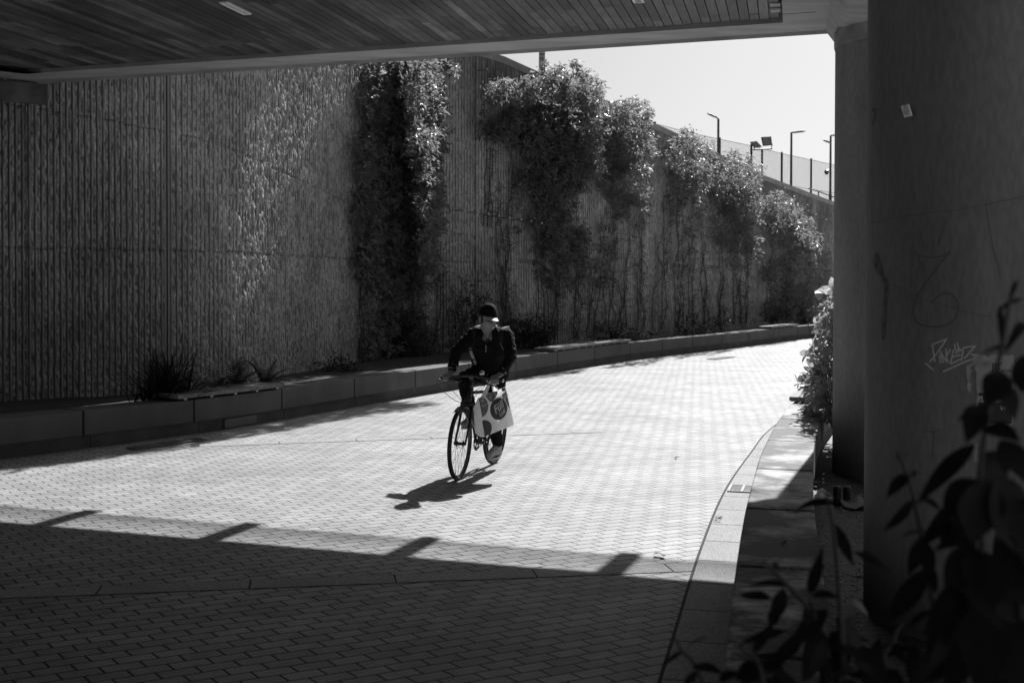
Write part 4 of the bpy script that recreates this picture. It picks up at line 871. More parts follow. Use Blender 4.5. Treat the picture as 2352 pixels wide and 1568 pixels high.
fshrub('dark upright sprig with drooping leaves left of the tallest shrub', [[(2175, 1900, D1), (2162, 1568, D1), (2141, 1365, D1), (2121, 1290, D1), (2115, 1225, D1), (2105, 1170, D1), (2090, 1111, D1), (2062, 1036, D1)]], [
    (2090, 1088, 2036, 1142, 34, D1, .9), (2094, 1096, 2112, 1084, 12, D1), (2096, 1147, 2050, 1232, 30, D1, .7), (2104, 1146, 2163, 1172, 26, D1, .8), (2113, 1222, 2072, 1230, 14, D1), (2116, 1224, 2140, 1212, 10, D1), (2062, 1060, 2038, 1042, 9, D1), (2070, 1062, 2092, 1036, 8, D1),
    (2118, 1232, 2092, 1318, 46, D1 - .05, .2), (2122, 1240, 2136, 1330, 42, D1, .2), (2131, 1304, 2048, 1436, 56, D1 - .1, .3), (2124, 1290, 2150, 1360, 34, D1, .4), (2142, 1400, 2076, 1462, 24, D1 - .05, .8), (2140, 1380, 2190, 1440, 40, D1, .5), (2145, 1420, 2130, 1500, 26, D1, .4), (2150, 1450, 2215, 1568, 70, D1, .3), (2155, 1470, 2100, 1600, 40, D1, .4), (2076, 1462, 2086, 1482, 10, D1)], (.75, 2.1, 0))
D2 = 1.95
lv = [(2352, 688, 2282, 728, 18, D2, 1.3), (2356, 742, 2306, 812, 26, D2, 1.2), (2330, 800, 2252, 812, 16, D2, .6), (2270, 838, 2232, 836, 24, D2, .3), (2300, 850, 2262, 900, 30, D2, .5), (2305, 855, 2268, 930, 74, D2, .3), (2300, 880, 2330, 960, 58, D2, .3), (2350, 815, 2340, 900, 60, D2, .4), (2280, 950, 2200, 960, 60, D2, .7),
      (2250, 930, 2222, 1010, 64, D2, .3), (2240, 1020, 2110, 1150, 48, D2 + .1, .5), (2256, 1040, 2300, 1130, 100, D2, .3), (2260, 980, 2340, 1010, 70, D2, .5), (2300, 1010, 2352, 1100, 80, D2, .4), (2240, 1100, 2170, 1190, 80, D2, .4), (2260, 1100, 2240, 1240, 130, D2 - .1, .2), (2290, 1090, 2330, 1260, 120, D2 - .1, .2), (2330, 1120, 2380, 1220, 90, D2, .3),
      (2230, 1230, 2150, 1260, 46, D2, .7), (2235, 1250, 2180, 1380, 90, D2, .3), (2250, 1260, 2270, 1400, 120, D2, .2), (2300, 1260, 2360, 1390, 120, D2, .2), (2260, 1330, 2330, 1460, 110, D2, .3), (2240, 1350, 2190, 1480, 80, D2, .3), (2270, 1400, 2240, 1560, 130, D2 - .1, .2), (2300, 1420, 2340, 1580, 140, D2 - .1, .2), (2230, 1450, 2170, 1600, 70, D2, .3), (2340, 1350, 2400, 1500, 100, D2, .3), (2180, 1190, 2165, 1260, 36, D2, .4), (2295, 700, 2300, 790, 16, D2 + .05, .2), (2318, 690, 2338, 640, 10, D2), (2330, 1020, 2300, 1090, 50, D2, .2), (2225, 1180, 2205, 1260, 60, D2, .2)]
r_ = np.random.default_rng(50)
for i in range(42):
    x0, y0 = r_.uniform(2180, 2370), r_.uniform(1080, 1560); a_ = r_.uniform(-1.1, 1.1); L_ = r_.uniform(90, 170); lv.append((x0, y0, x0 + L_ * sin(a_), y0 + L_ * cos(a_), L_ * r_.uniform(.28, .42), D2 + r_.uniform(-.12, .2), .35))
low = []
for i in range(34):
    x0, y0 = r_.uniform(1740, 2120), r_.uniform(1440, 1570); a_ = r_.uniform(-1.5, 1.5); L_ = r_.uniform(60, 120); low.append((x0, y0, x0 + L_ * sin(a_), y0 + L_ * cos(a_), L_ * r_.uniform(.26, .4), 2.3 + r_.uniform(-.12, .2), .4))
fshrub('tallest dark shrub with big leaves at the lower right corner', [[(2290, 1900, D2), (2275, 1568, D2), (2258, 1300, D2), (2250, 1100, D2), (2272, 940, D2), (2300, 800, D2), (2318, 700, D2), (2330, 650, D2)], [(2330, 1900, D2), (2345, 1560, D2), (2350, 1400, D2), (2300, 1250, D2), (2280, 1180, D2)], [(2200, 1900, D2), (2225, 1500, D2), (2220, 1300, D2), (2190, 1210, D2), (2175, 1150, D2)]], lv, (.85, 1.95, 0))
D3 = 2.3
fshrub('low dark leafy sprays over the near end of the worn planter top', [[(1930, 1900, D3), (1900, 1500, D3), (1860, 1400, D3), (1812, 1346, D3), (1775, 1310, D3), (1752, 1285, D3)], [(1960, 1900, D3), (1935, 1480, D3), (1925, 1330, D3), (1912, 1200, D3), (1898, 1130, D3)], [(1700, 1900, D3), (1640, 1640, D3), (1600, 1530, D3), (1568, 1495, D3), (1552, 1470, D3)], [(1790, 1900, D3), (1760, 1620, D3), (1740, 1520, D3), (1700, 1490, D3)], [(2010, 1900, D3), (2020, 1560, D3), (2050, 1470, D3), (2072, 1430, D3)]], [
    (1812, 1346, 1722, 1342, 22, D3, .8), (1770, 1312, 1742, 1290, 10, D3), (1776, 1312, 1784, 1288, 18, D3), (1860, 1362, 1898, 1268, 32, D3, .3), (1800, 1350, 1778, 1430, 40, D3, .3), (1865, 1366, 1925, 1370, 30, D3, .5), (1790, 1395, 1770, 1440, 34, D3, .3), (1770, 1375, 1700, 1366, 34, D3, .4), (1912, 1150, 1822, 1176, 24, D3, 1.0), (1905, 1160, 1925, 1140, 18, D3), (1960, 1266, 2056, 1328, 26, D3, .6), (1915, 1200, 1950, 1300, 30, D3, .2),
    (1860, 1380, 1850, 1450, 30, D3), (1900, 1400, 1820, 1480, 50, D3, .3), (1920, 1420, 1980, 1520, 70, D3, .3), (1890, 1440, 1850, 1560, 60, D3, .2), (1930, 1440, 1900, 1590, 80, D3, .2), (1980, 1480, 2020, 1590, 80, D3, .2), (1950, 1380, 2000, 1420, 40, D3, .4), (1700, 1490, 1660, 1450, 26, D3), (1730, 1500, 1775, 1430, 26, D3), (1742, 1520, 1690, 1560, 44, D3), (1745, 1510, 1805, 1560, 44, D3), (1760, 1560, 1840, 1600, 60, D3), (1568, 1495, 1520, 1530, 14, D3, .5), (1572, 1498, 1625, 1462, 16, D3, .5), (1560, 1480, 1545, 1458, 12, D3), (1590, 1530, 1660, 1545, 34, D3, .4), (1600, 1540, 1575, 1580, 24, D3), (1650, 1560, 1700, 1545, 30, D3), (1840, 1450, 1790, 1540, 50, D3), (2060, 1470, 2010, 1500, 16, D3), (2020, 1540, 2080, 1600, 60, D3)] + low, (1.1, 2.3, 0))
# ------------------------------------------------------------------ bicycle (local frame: x forward, y to the rider's left, z up)
RW = np.array([-.185, 12.11, 0]); ANG = math.atan2(-.951, -.309)
bike = thing('bicycle', 'dark hybrid bicycle ridden towards the viewer', 'bicycle', tuple(RW), ANG)
LEAN = .040
def ln(mb):   # the bicycle leans a little to the rider's left
    mb.v = [(x, y + LEAN * z, z) for x, y, z in mb.v]; return mb
BLACK = mat('black_paint', .018, .35); RUB = mat('tyre_rubber', .022, .8); ALU = mat('polished_alloy', .55, .25, metal=.9); DALU = mat('dark_alloy', .06, .35, metal=.6); FRAME = mat('frame_paint', .035, .25)
XR, XF, ZA, RT = 0.0, 1.03, .345, .345
def wheel(xc, steer, name_disc):
    ca, sa = cos(steer), sin(steer); X = np.array([ca, sa, 0]); Y = np.array([-sa, ca, 0]); Z = np.array([0, 0, 1.0]); c = np.array([xc, 0, ZA])
    circ = lambda r, n, off=0: [c + r * (cos(2 * pi * i / n) * X + sin(2 * pi * i / n) * Z) + Y * off for i in range(n)]
    wh = bpy.data.objects.new('wheel', None); COL.objects.link(wh); wh.parent = bike; MW[wh.name] = MW[bike.name]
    ln(MB().tube(circ(RT - .021, 72), .021, 12, closed=True)).build('tyre', RUB, wh, smooth=True, local=True)
    m = MB(); n = 72
    prof = [(.318, -.011), (.318, .011), (.302, .009), (.297, 0), (.302, -.009)]
    vs = [c + r * (cos(2 * pi * i / n) * X + sin(2 * pi * i / n) * Z) + Y * o for i in range(n) for r, o in prof]
    m.add(vs, [(5 * i + j, 5 * i + (j + 1) % 5, 5 * ((i + 1) % n) + (j + 1) % 5, 5 * ((i + 1) % n) + j) for i in range(n) for j in range(5)]); ln(m).build('rim', mat('rim_alloy', .10, .35, metal=.6), wh, local=True)
    m = MB()
    for k in range(32):
        side = 1 if k % 2 else -1; a = 2 * pi * k / 32; ah = a + (.75 if (k // 2) % 2 else -.75)
        h = c + Y * side * .032 + .024 * (cos(ah) * X + sin(ah) * Z); e = c + .302 * (cos(a) * X + sin(a) * Z); m.tube([h, e], .0013, 4, cap=False)
    ln(m).build('spokes', mat('spoke_wire', .03, .4, metal=.5), wh, local=True)
    m = MB(); m.lathe(c, [(.008, -.062), (.012, -.055), (.012, -.04), (.027, -.036), (.027, -.028), (.016, -.022), (.015, .022), (.027, .028), (.027, .036), (.012, .04), (.012, .055), (.008, .062)], 18, (X, Z, Y)); ln(m).build('hub', DALU, wh, local=True)
    m = MB(); m.tube([c + X * .30 * cos(-1.2) + Z * .30 * sin(-1.2), c + X * .255 * cos(-1.2) + Z * .255 * sin(-1.2)], .003, 6); ln(m).build('valve', BLACK, wh, local=True)
    return wh, X, Y
ST = rad(3); wheel(XR, 0, 0); wfr, SX, SY = wheel(XF, ST, 0)
BBp = np.array([.43, 0, .285]); SEAT = np.array([.235, 0, .80]); HT1 = np.array([.80, 0, .83]); HT0 = np.array([.845, 0, .70]); 
m = MB(); m.tube([BBp, SEAT + np.array([-.02, 0, .05])], .016, 12); m.tube([SEAT + np.array([.0, 0, -.03]), HT1 + np.array([0, 0, -.02])], .016, 12); m.tube([BBp, HT0 + np.array([0, 0, .02])], .019, 12); m.tube([HT0 + np.array([.008, 0, -.02]), HT1 + np.array([-.008, 0, .02])], .024, 14)
for s in (-1, 1):
    m.tube([BBp + np.array([-.03, .03 * s, 0]), np.array([.12, .05 * s, .33]), np.array([0, .062 * s, ZA])], .010, 8); m.tube([SEAT + np.array([-.01, .015 * s, -.04]), np.array([.1, .05 * s, .55]), np.array([0, .062 * s, ZA])], .0085, 8)
m.tube([BBp + np.array([0, -.036, 0]), BBp + np.array([0, .036, 0])], .024, 14); ln(m).build('frame', FRAME, bike, smooth=True, local=True)
CR = np.array([.872, 0, .705])
m = MB()
for s in (-1, 1):
    a = np.array([CR[0], 0, CR[2] - .01]) + SY * .052 * s; e = np.array([XF, 0, ZA]) + SY * .052 * s; mid = (a + e) / 2 + np.array([-.02, 0, 0]); m.tube([a, mid, e], [.015, .0135, .010], 10)
    m.box(e + np.array([0, 0, 0]), (.03, .008, .03), (SX, SY, (0, 0, 1)))
m.tube([CR - SY * .062, CR + SY * .062], .019, 10); ln(m).build('fork', BLACK, bike, smooth=True, local=True)
m = MB(); m.tube([HT1, HT1 + np.array([-.045, 0, .09])], .0155, 12); tp = HT1 + np.array([-.045, 0, .09]); m.tube([tp, tp + np.array([.03, 0, .035]), tp + np.array([.085, .004, .055])], .0155, 12); ln(m).build('stem', mat('stem_alloy', .12, .3, metal=.7), bike, smooth=True, local=True)
BARC = tp + np.array([.085, .0, .055]); 
HR, HL = np.array([.80, -.245, .945]), np.array([.765, .235, .930])   # grip centres, before leaning
def bary(y): return y
m = MB(); m.tube(smooth_path([HR + np.array([-.03, -.075, -.002]), HR, BARC + np.array([.0, -.13, -.012]), BARC + np.array([.005, -.05, 0]), BARC + np.array([.005, .05, 0]), BARC + np.array([0, .13, -.012]), HL, HL + np.array([-.03, .075, -.002])], 5), .0125, 12); hb = ln(m).build('handlebar', BLACK, bike, smooth=True, local=True)
for h, s in ((HR, -1), (HL, 1)):
    ax = np.array([-.25, s * .97, 0]); m = MB(); m.tube([h - ax * .06, h + ax * .07], [.0165, .0165], 12); ln(m).build('grip', mat('grip_rubber', .02, .8), hb, smooth=True, local=True)
    m = MB(); m.lathe(h + ax * .07, [(.0175, 0), (.0175, .012), (.012, .016)], 12, (np.array([0, 0, 1.0]), np.cross(ax, [0, 0, 1.0]), ax / np.linalg.norm(ax))); ln(m).build('end_plug', ALU, hb, local=True)
    b0 = h - ax * .10; m = MB(); m.tube([b0, b0 + np.array([.045, 0, -.02]), h + np.array([.07, 0, -.045]) + ax * .02, h + np.array([.065, 0, -.06]) + ax * .07], [.008, .008, .006, .005], 8); m.box(b0, (.04, .05, .036)); ln(m).build('brake_lever', BLACK, hb, local=True)
    m = MB(); m.ball(b0 + np.array([.0, -s * .035, -.022]), (.03, .028, .018)); ln(m).build('shifter', BLACK, hb, smooth=True, local=True)
m = MB(); m.lathe(BARC + np.array([.0, .125, .03]), [(.005, -.022), (.022, -.018), (.027, 0), (.024, .015), (.012, .024), (.003, .026)], 18); ln(m).build('bell', ALU, hb, smooth=True, local=True)
m = MB()
for y0, k in ((-.16, -.16), (-.12, -.06), (.13, .10), (.16, .02)):
    m.tube(smooth_path([BARC + np.array([.02, y0, -.02]), BARC + np.array([.13, y0 * 1.2 + k * .6, -.06]), BARC + np.array([.12, k * .9, -.20]), np.array([.88, k * .15, .70])], 6), .0026, 6)
ln(m).build('cable', BLACK, bike, smooth=True, local=True)
m = MB(); m.tube([SEAT + np.array([-.02, 0, .05]), np.array([.195, 0, .93])], .0135, 10); ln(m).build('seat_post', ALU, bike, smooth=True, local=True)
m = MB(); prof = [(-.13, .075, .96), (-.08, .078, .965), (.0, .05, .962), (.08, .025, .958), (.15, .017, .95)]
rg = [[np.array([.2 + x, w_ * cos(a), z + .022 * sin(a)]) for a in np.linspace(0, 2 * pi, 12, endpoint=False)] for x, w_, z in prof]
m.add([v for q in rg for v in q], [(12 * i + j, 12 * i + (j + 1) % 12, 12 * i + 12 + (j + 1) % 12, 12 * i + 12 + j) for i in range(4) for j in range(12)] + [tuple(range(11, -1, -1)), tuple(48 + j for j in range(12))]); ln(m).build('saddle', BLACK, bike, smooth=True, local=True)
CA = rad(248)   # crank angle of the left pedal (down, a little behind)
cd = np.array([cos(CA), 0, sin(CA)]) * .17
PLc, PRc = BBp + cd + np.array([0, .115, 0]), BBp - cd + np.array([0, -.115, 0])
m = MB(); n = 44
vs = [BBp + np.array([r_ * cos(2 * pi * i / n), -.045 + o, r_ * sin(2 * pi * i / n)]) for i in range(n) for r_, o in ((.062, -.002), (.088 + .004 * (i % 2), -.002), (.088 + .004 * (i % 2), .002), (.062, .002))]
m.add(vs, [(4 * i + j, 4 * i + (j + 1) % 4, 4 * ((i + 1) % n) + (j + 1) % 4, 4 * ((i + 1) % n) + j) for i in range(n) for j in range(4)])
for k in range(5): a = 2 * pi * k / 5; m.tube([BBp + np.array([0, -.045, 0]), BBp + np.array([.07 * cos(a), -.045, .07 * sin(a)])], .007, 6)
ln(m).build('chainring', DALU, bike, local=True)
for e, s in ((PLc, 1), (PRc, -1)):
    m = MB(); a = BBp + np.array([0, s * .055, 0]); q = np.array([e[0], s * .065, e[2]]); m.tube([a, q], [.015, .011], 10, flat=.6); ck_ = ln(m).build('crank', DALU, bike, smooth=True, local=True)
    m = MB(); m.tube([q, e + np.array([0, s * .03, 0])], .006, 8)
    for k in (-.038, .038): m.box(e + np.array([k, 0, 0]), (.016, .09, .022))
    for k in (-.04, .0, .04): m.box(e + np.array([0, k, 0]), (.06, .012, .016))
    ln(m).build('pedal', BLACK, ck_, local=True)
m = MB()
for zz in (.088, -.088): m.tube([BBp + np.array([0, -.045, zz]), np.array([0, -.045, ZA + zz * .4])], .0045, 6)
ln(m).build('chain', DALU, bike, local=True)
m = MB(); m.lathe((0, -.045, ZA), [(.045, -.012), (.04, 0), (.03, .012)], 24, (np.array([1.0, 0, 0]), np.array([0, 0, 1.0]), np.array([0, 1.0, 0]))); m.tube([(.02, -.05, ZA - .04), (.05, -.055, ZA - .12)], .012, 8); m.ball((.05, -.052, ZA - .13), (.024, .008, .024)); ln(m).build('rear_gear', DALU, bike, local=True)
m = MB(); m.box(CR + np.array([.035, 0, -.005]), (.04, .085, .03)); m.tube([CR + np.array([.04, -.05, -.01]), CR + np.array([.055, -.04, .03]), CR + np.array([.06, .05, .035])], .008, 8)
for s in (-1, 1): m.box(np.array([.955, 0, .64]) + SY * .03 * s, (.05, .014, .02))
ln(m).build('brake_caliper', DALU, bike, local=True)
m = MB(); pr_ = []
for i in range(14):
    a = rad(62 + i * 4.6); r_ = RT + .018; pr_.append([np.array([XF, 0, ZA]) + r_ * (cos(a) * SX + np.array([0, 0, sin(a)])) + SY * o + np.array([0, 0, -abs(o) * .35]) for o in (-.026, -.013, 0, .013, .026)])
m.add([v for q in pr_ for v in q], [(5 * i + j, 5 * i + j + 1, 5 * i + 6 + j, 5 * i + 5 + j) for i in range(13) for j in range(4)]); ln(m).build('mudguard', BLACK, bike, smooth=True, local=True)

# ------------------------------------------------------------------ the rider
man = thing('person', 'man in dark cap and dark jacket riding the bicycle with a bag in his hand', 'person', tuple(RW), ANG)
SKIN = mat('skin', .24, .45, .12, 30, .1, 220); CLOTH = mat('jacket_cloth', .009, .8, .3, 30, .3, 240, spec=.18); TROU = mat('trouser_cloth', .008, .9, .3, 30, .3, 200, spec=.1)
P = lambda *a: np.array(a, float)
hipC = P(.20, .04, 1.00); chest = P(.36, .085, 1.25); neckB = P(.44, .105, 1.395)
shR, shL = P(.40, -.075, 1.355), P(.41, .275, 1.345)
elR, elL = P(.56, -.205, 1.185), P(.50, .35, 1.15)
hR, hL = HR + P(0, LEAN * .985, 0), HL + P(0, LEAN * .985, 0)
wrR, wrL = hR + P(-.075, .012, .055), hL + P(-.085, .03, .06)
headC = P(.535, .118, 1.515)
# head frame: he looks ahead and to his left
hy = rad(44); hf = P(cos(hy), sin(hy), -.16); hf /= np.linalg.norm(hf); hl = np.cross([0, 0, 1.0], hf); hl /= np.linalg.norm(hl); hu = np.cross(hf, hl)
hu2 = hu * cos(.10) + hl * sin(.10); hl = np.cross(hu2, hf); hu = hu2
def head_pt(x, y, z): return headC + (hf * x + hl * y + hu * z) * 1.06
def head_mesh(mb):
    nu, nv = 56, 44; vs = []
    for i in range(nv + 1):
        th = -pi / 2 + pi * i / nv
        for j in range(nu):
            ph = 2 * pi * j / nu - pi; cx, cy, cz = cos(th) * cos(ph), cos(th) * sin(ph), sin(th)
            x, y, z = .096 * cx, .074 * cy, .118 * cz
            if z < 0: k = -z / .118; y *= 1 - .30 * k ** 1.6; x = x * (1 - .12 * k) + (.012 * k if cx > 0 else .03 * k)
            if cx > 0:
                g = lambda y0, z0, sy, sz: math.exp(-((y - y0) / sy) ** 2 - ((z - z0) / sz) ** 2)
                x += .029 * g(0, -.028, .011, .014) + .013 * g(0, -.006, .008, .026) + .007 * g(0, .022, .04, .009) - .015 * (g(.031, .006, .016, .010) + g(-.031, .006, .016, .010))
                x += .006 * g(0, -.060, .02, .006) + .006 * g(0, -.072, .018, .006) - .005 * g(0, -.066, .024, .0035) + .010 * g(0, -.100, .022, .016) + .006 * (g(.042, -.022, .018, .02) + g(-.042, -.022, .018, .02)) - .004 * (g(.03, -.05, .006, .02) + g(-.03, -.05, .006, .02))
            vs.append(head_pt(x, y, z))
    mb.add(vs, [(i * nu + j, i * nu + (j + 1) % nu, (i + 1) * nu + (j + 1) % nu, (i + 1) * nu + j) for i in range(nv) for j in range(nu)])
    for s in (-1, 1):
        mb.ball(head_pt(-.004, s * .077, -.012), (.021, .007, .034), 14, 10, (hf * .95 - hl * s * .3, hl * s + hf * .3, hu)); mb.ball(head_pt(-.002, s * .082, .008), (.016, .006, .014), 10, 8)
def hand(mb, g, ax, wr, gr=.019):
    """fist closed round a bar: g grip centre, ax along the bar towards the thumb side, wr wrist"""
    ax = ax / np.linalg.norm(ax); w_ = wr - g; w_ = w_ - ax * (w_ @ ax); back = w_ / np.linalg.norm(w_); fwd = np.cross(back, ax); fwd = fwd if fwd[0] > 0 else -fwd
    def on(a, r): return fwd * cos(a) * r + back * sin(a) * r            # a = 90 deg on the wrist side
    kn = []
    for i, (o, L, fr) in enumerate(((.031, .95, .0090), (.010, 1.0, .0095), (-.011, .97, .0092), (-.031, .86, .0080))):
        c = g + ax * o; R = gr + fr + .001; A = [rad(62), rad(22), rad(-30), rad(-85), rad(-85 - 60 * L)]
        pts = [c + on(A[0], R + .012)] + [c + on(a, R + .002) for a in A[1:]]; kn.append(pts[0])
        for a, b, r0, r1 in zip(pts[:-1], pts[1:], (fr * 1.1, fr, fr * .95, fr * .9), (fr, fr * .95, fr * .9, fr * .82)): mb.capsule(a, b, r0, r1, 10)
    for k in kn: mb.capsule(wr * .75 + g * .25 + ax * ((k - g) @ ax) * .55 + back * .004, k, .015, .0115, 10)
    mb.capsule(wr, g + back * (gr + .024), .026, .022, 12)
    th = [wr * .6 + g * .4 + ax * .026, g + ax * .046 + on(rad(100), gr + .012), g + ax * .046 + on(rad(20), gr + .011) * .9 + P(0, 0, -.004), g + ax * .030 + on(rad(-35), gr + .014)]
    for a, b, r0, r1 in zip(th[:-1], th[1:], (.014, .012, .0105), (.012, .0105, .009)): mb.capsule(a, b, r0, r1, 10)
b = MB(); head_mesh(b)
b.capsule(headC - hu * .075 - hf * .02, neckB + P(-.01, 0, -.03), .052, .062); b.capsule(neckB + P(-.03, 0, -.03), chest + P(-.05, 0, 0), .05, .07); b.capsule(chest + P(-.05, -.05, 0), hipC + P(0, -.05, 0), .07, .09); b.capsule(chest + P(-.05, .05, 0), hipC + P(0, .05, 0), .07, .09)
for sh, el, wr, h in ((shR, elR, wrR, hR), (shL, elL, wrL, hL)):
    b.capsule(neckB + P(-.03, 0, -.05), sh, .06, .055); b.capsule(sh, el, .05, .04); b.capsule(el, wr, .041, .027)
hand(b, hR, P(.25, .97, 0), wrR, .0165); hand(b, hL, P(.25, -.97, 0), wrL, .020)
hpR, hpL = hipC + P(.02, -.085, -.03), hipC + P(.02, .085, -.03)
anR, anL = PRc + P(-.085, .012, .115), PLc + P(-.09, .012 + LEAN * .2, .115)
def knee(hp, an, out, l1=.445, l2=.445):
    v = an - hp; d = np.linalg.norm(v); v = v / d; a = (l1 ** 2 - l2 ** 2 + d * d) / (2 * d); h = math.sqrt(max(l1 * l1 - a * a, 0)); f = P(1, out, .25); f -= v * (f @ v); f /= np.linalg.norm(f); return hp + v * a + f * h
knR, knL = knee(hpR, anR, -.05), knee(hpL, anL, .1)
for hp, kn, an in ((hpR, knR, anR), (hpL, knL, anL)):
    b.capsule(hipC, hp, .09, .08); b.capsule(hp, kn, .075, .052); b.capsule(kn, an, .050, .032); b.capsule(an, an + P(.06, 0, -.07), .03, .028)
fused('body', b, SKIN, man, .0045, 2)
for s in (-1, 1):
    m = MB(); m.ball(head_pt(.0805, s * .031, .006), (.009, .0125, .0085), 12, 8, (hf, hl, hu)); ey = m.build('eye', mat('eye_white', .25, .2), man, smooth=True, local=True)
    m = MB(); m.ball(head_pt(.0868, s * .030 + .002, .006), (.004, .0055, .0058), 10, 8, (hf, hl, hu)); m.build('iris', mat('iris_dark', .01, .2), ey, smooth=True, local=True)
    m = MB(); m.tube([head_pt(.083, s * .013, .021), head_pt(.086, s * .032, .026), head_pt(.074, s * .05, .020)], [.006, .007, .003], 6); m.build('eyebrow', mat('hair_grey', .05, .8), man, smooth=True, local=True)
# short hair below the cap
m = MB(); nu, nv = 40, 14; vs = []
for i in range(nv + 1):
    for j in range(nu + 1):
        ph = rad(62) + (2 * pi - 2 * rad(62)) * j / nu; th = rad(-20) + rad(60) * i / nv; z = .120 * sin(th); ins = .0 if ph > rad(95) and ph < 2 * pi - rad(95) else .004
        vs.append(head_pt((.098) * cos(th) * cos(ph) * 1.02, .0765 * cos(th) * sin(ph), z))
m.add(vs, [(i * (nu + 1) + j, i * (nu + 1) + j + 1, (i + 1) * (nu + 1) + j + 1, (i + 1) * (nu + 1) + j) for i in range(nv) for j in range(nu)]); m.build('hair', mat('short_hair', .05, .85, .4, 300, .5, 400), man, smooth=True, local=True)
# cap: dome, seam band and a bent brim, its top coloured pale to stand for sunlight
m = MB(); nu, nv = 48, 14; vs = []
for i in range(nv + 1):
    th = rad(16) + rad(74) * i / nv
    for j in range(nu):
        ph = 2 * pi * j / nu; r_ = cos(th) ** .8; bul = 1 + .05 * sin(th * 2) * cos(6 * ph) * .3; vs.append(head_pt(.108 * r_ * cos(ph) * bul - .004, .088 * r_ * sin(ph) * bul, -.005 + .152 * sin(th) ** 1.05))
m.add(vs, [(i * nu + j, i * nu + (j + 1) % nu, (i + 1) * nu + (j + 1) % nu, (i + 1) * nu + j) for i in range(nv) for j in range(nu)] + [tuple((nv) * nu + j for j in range(nu))])
m.lathe(head_pt(-.004, 0, .145), [(.009, 0), (.008, .006), (.003, .009)], 10, (hf, hl, hu)); cap = m.build('cap', mat('cap_cloth', .008, .85, .3, 40, .3, 300, spec=.12), man, smooth=True, local=True)
def brim(x0, x1, name, mt, dz=0.0, th_=.004, wmul=1.0):
    m = MB(); n = 24; top = []
    for q in np.linspace(x0, x1, 9):
        for j in range(n + 1):
            a = rad(-62) + rad(124) * j / n; R = .100 + .072 * q * cos(a * .8) ** .7; x = R * cos(a) - .004; y = .083 * sin(a) * (1 + .04 * q) * wmul
            top.append((x, y, .034 - .020 * q - .25 * (y / .085) ** 2 * .055 + dz))
    k = len(top); vs = [head_pt(*t_) for t_ in top] + [head_pt(x, y, z - th_) for x, y, z in top]; fs = []
    for i in range(8):
        for j in range(n): a = i * (n + 1) + j; fs += [(a, a + 1, a + n + 2, a + n + 1), (k + a, k + a + n + 1, k + a + n + 2, k + a + 1)]
    e = 8 * (n + 1)
    for j in range(n): fs += [(e + j, e + j + 1, k + e + j + 1, k + e + j), (j, k + j, k + j + 1, j + 1)]
    m.add(vs, fs); return m.build(name, mt, cap, smooth=False, local=True)
brim(0, 1.0, 'brim', mat('cap_brim', .62, .6, .1, 60), 0, .0015); brim(0, .985, 'brim_lining', MATS['cap_cloth'], -.0022, .003)
# jacket, shirt collar, trousers, shoes
j = MB(); 
for dy in (-.055, 0, .055):
    j.capsule(hipC + P(.0, dy * 1.3, -.06), P(.27, .06 + dy * 1.55, 1.12), .112, .118); j.capsule(P(.27, .06 + dy * 1.55, 1.12), chest + P(-.01, dy * 1.75, .02), .118, .108); j.capsule(chest + P(-.01, dy * 1.75, .02), neckB + P(-.04, dy * .9, -.035), .106, .075)
for sh, el, wr in ((shR, elR, wrR), (shL, elL, wrL)):
    j.capsule(neckB + P(-.045, 0, -.05), sh, .072, .074); j.capsule(chest, sh + P(-.02, 0, -.04), .09, .07); e2 = wr + (el - wr) * .16; j.capsule(sh, el, .073, .056); j.capsule(el, e2, .056, .046)
    for k in (.2, .42, .62, .8): q = el + (e2 - el) * k; j.ball(q, .055 - .008 * k + .004 * sin(40 * k), 12, 8)
fused('jacket', j, CLOTH, man, .008, 4, .032, .05)
# turned down jacket collar and shirt collar
def ring_collar(r0, r1, z0, z1, name, mt, open_deg, tilt=.55, thick=.006, flare=0.0):
    m = MB(); n = 36; vs = []; c = neckB + P(-.005, 0, 0); nf = P(cos(.1), .1, 0)
    for k, (r_, z) in enumerate(((r0, z0), (r1, z1), (r1 - thick, z1), (r0 - thick, z0))):
        for i in range(n + 1):
            a = rad(open_deg) + (2 * pi - 2 * rad(open_deg)) * i / n; dip = -.055 * max(0, cos(a)) ** 2 
            vs.append(c + P(r_ * cos(a), r_ * sin(a) * 1.02, z + dip - .25 * r_ * cos(a) * tilt))
    m.add(vs, [(k * (n + 1) + i, k * (n + 1) + i + 1, ((k + 1) % 4) * (n + 1) + i + 1, ((k + 1) % 4) * (n + 1) + i) for k in range(4) for i in range(n)] + [tuple(k * (n + 1) for k in range(4)), tuple(k * (n + 1) + n for k in (3, 2, 1, 0))]); return m.build(name, mt, man, smooth=True, local=True)
SHIRT = mat('shirt_cloth', .22, .8, .1, 40)
ring_collar(.102, .078, -.03, .045, 'jacket_collar', CLOTH, 32); ring_collar(.086, .069, -.035, .052, 'shirt_collar', SHIRT, 18)
m = MB(); 
for s in (-1, 1):
    p0, p1, p2 = neckB + P(.066, s * .030, -.005), neckB + P(.080, s * .030, -.055), neckB + P(.080, s * .004, -.115); m.add([p0 + P(.006, 0, 0), p1 + P(.012, 0, 0), p2 + P(.020, 0, 0), neckB + P(.078, s * .012, -.055)], [(0, 1, 2, 3) if s < 0 else (3, 2, 1, 0)])
m.build('shirt_placket', SHIRT, man, local=True)
m = MB(); za = neckB + P(.113, .0, -.135); m.tube([za, za + P(-.004, .0, -.03), za + P(-.006, .002, -.06)], .0035, 6); m.box(za + P(.002, .001, -.06), (.005, .009, .02)); m.build('zip_pull', ALU, man, local=True)
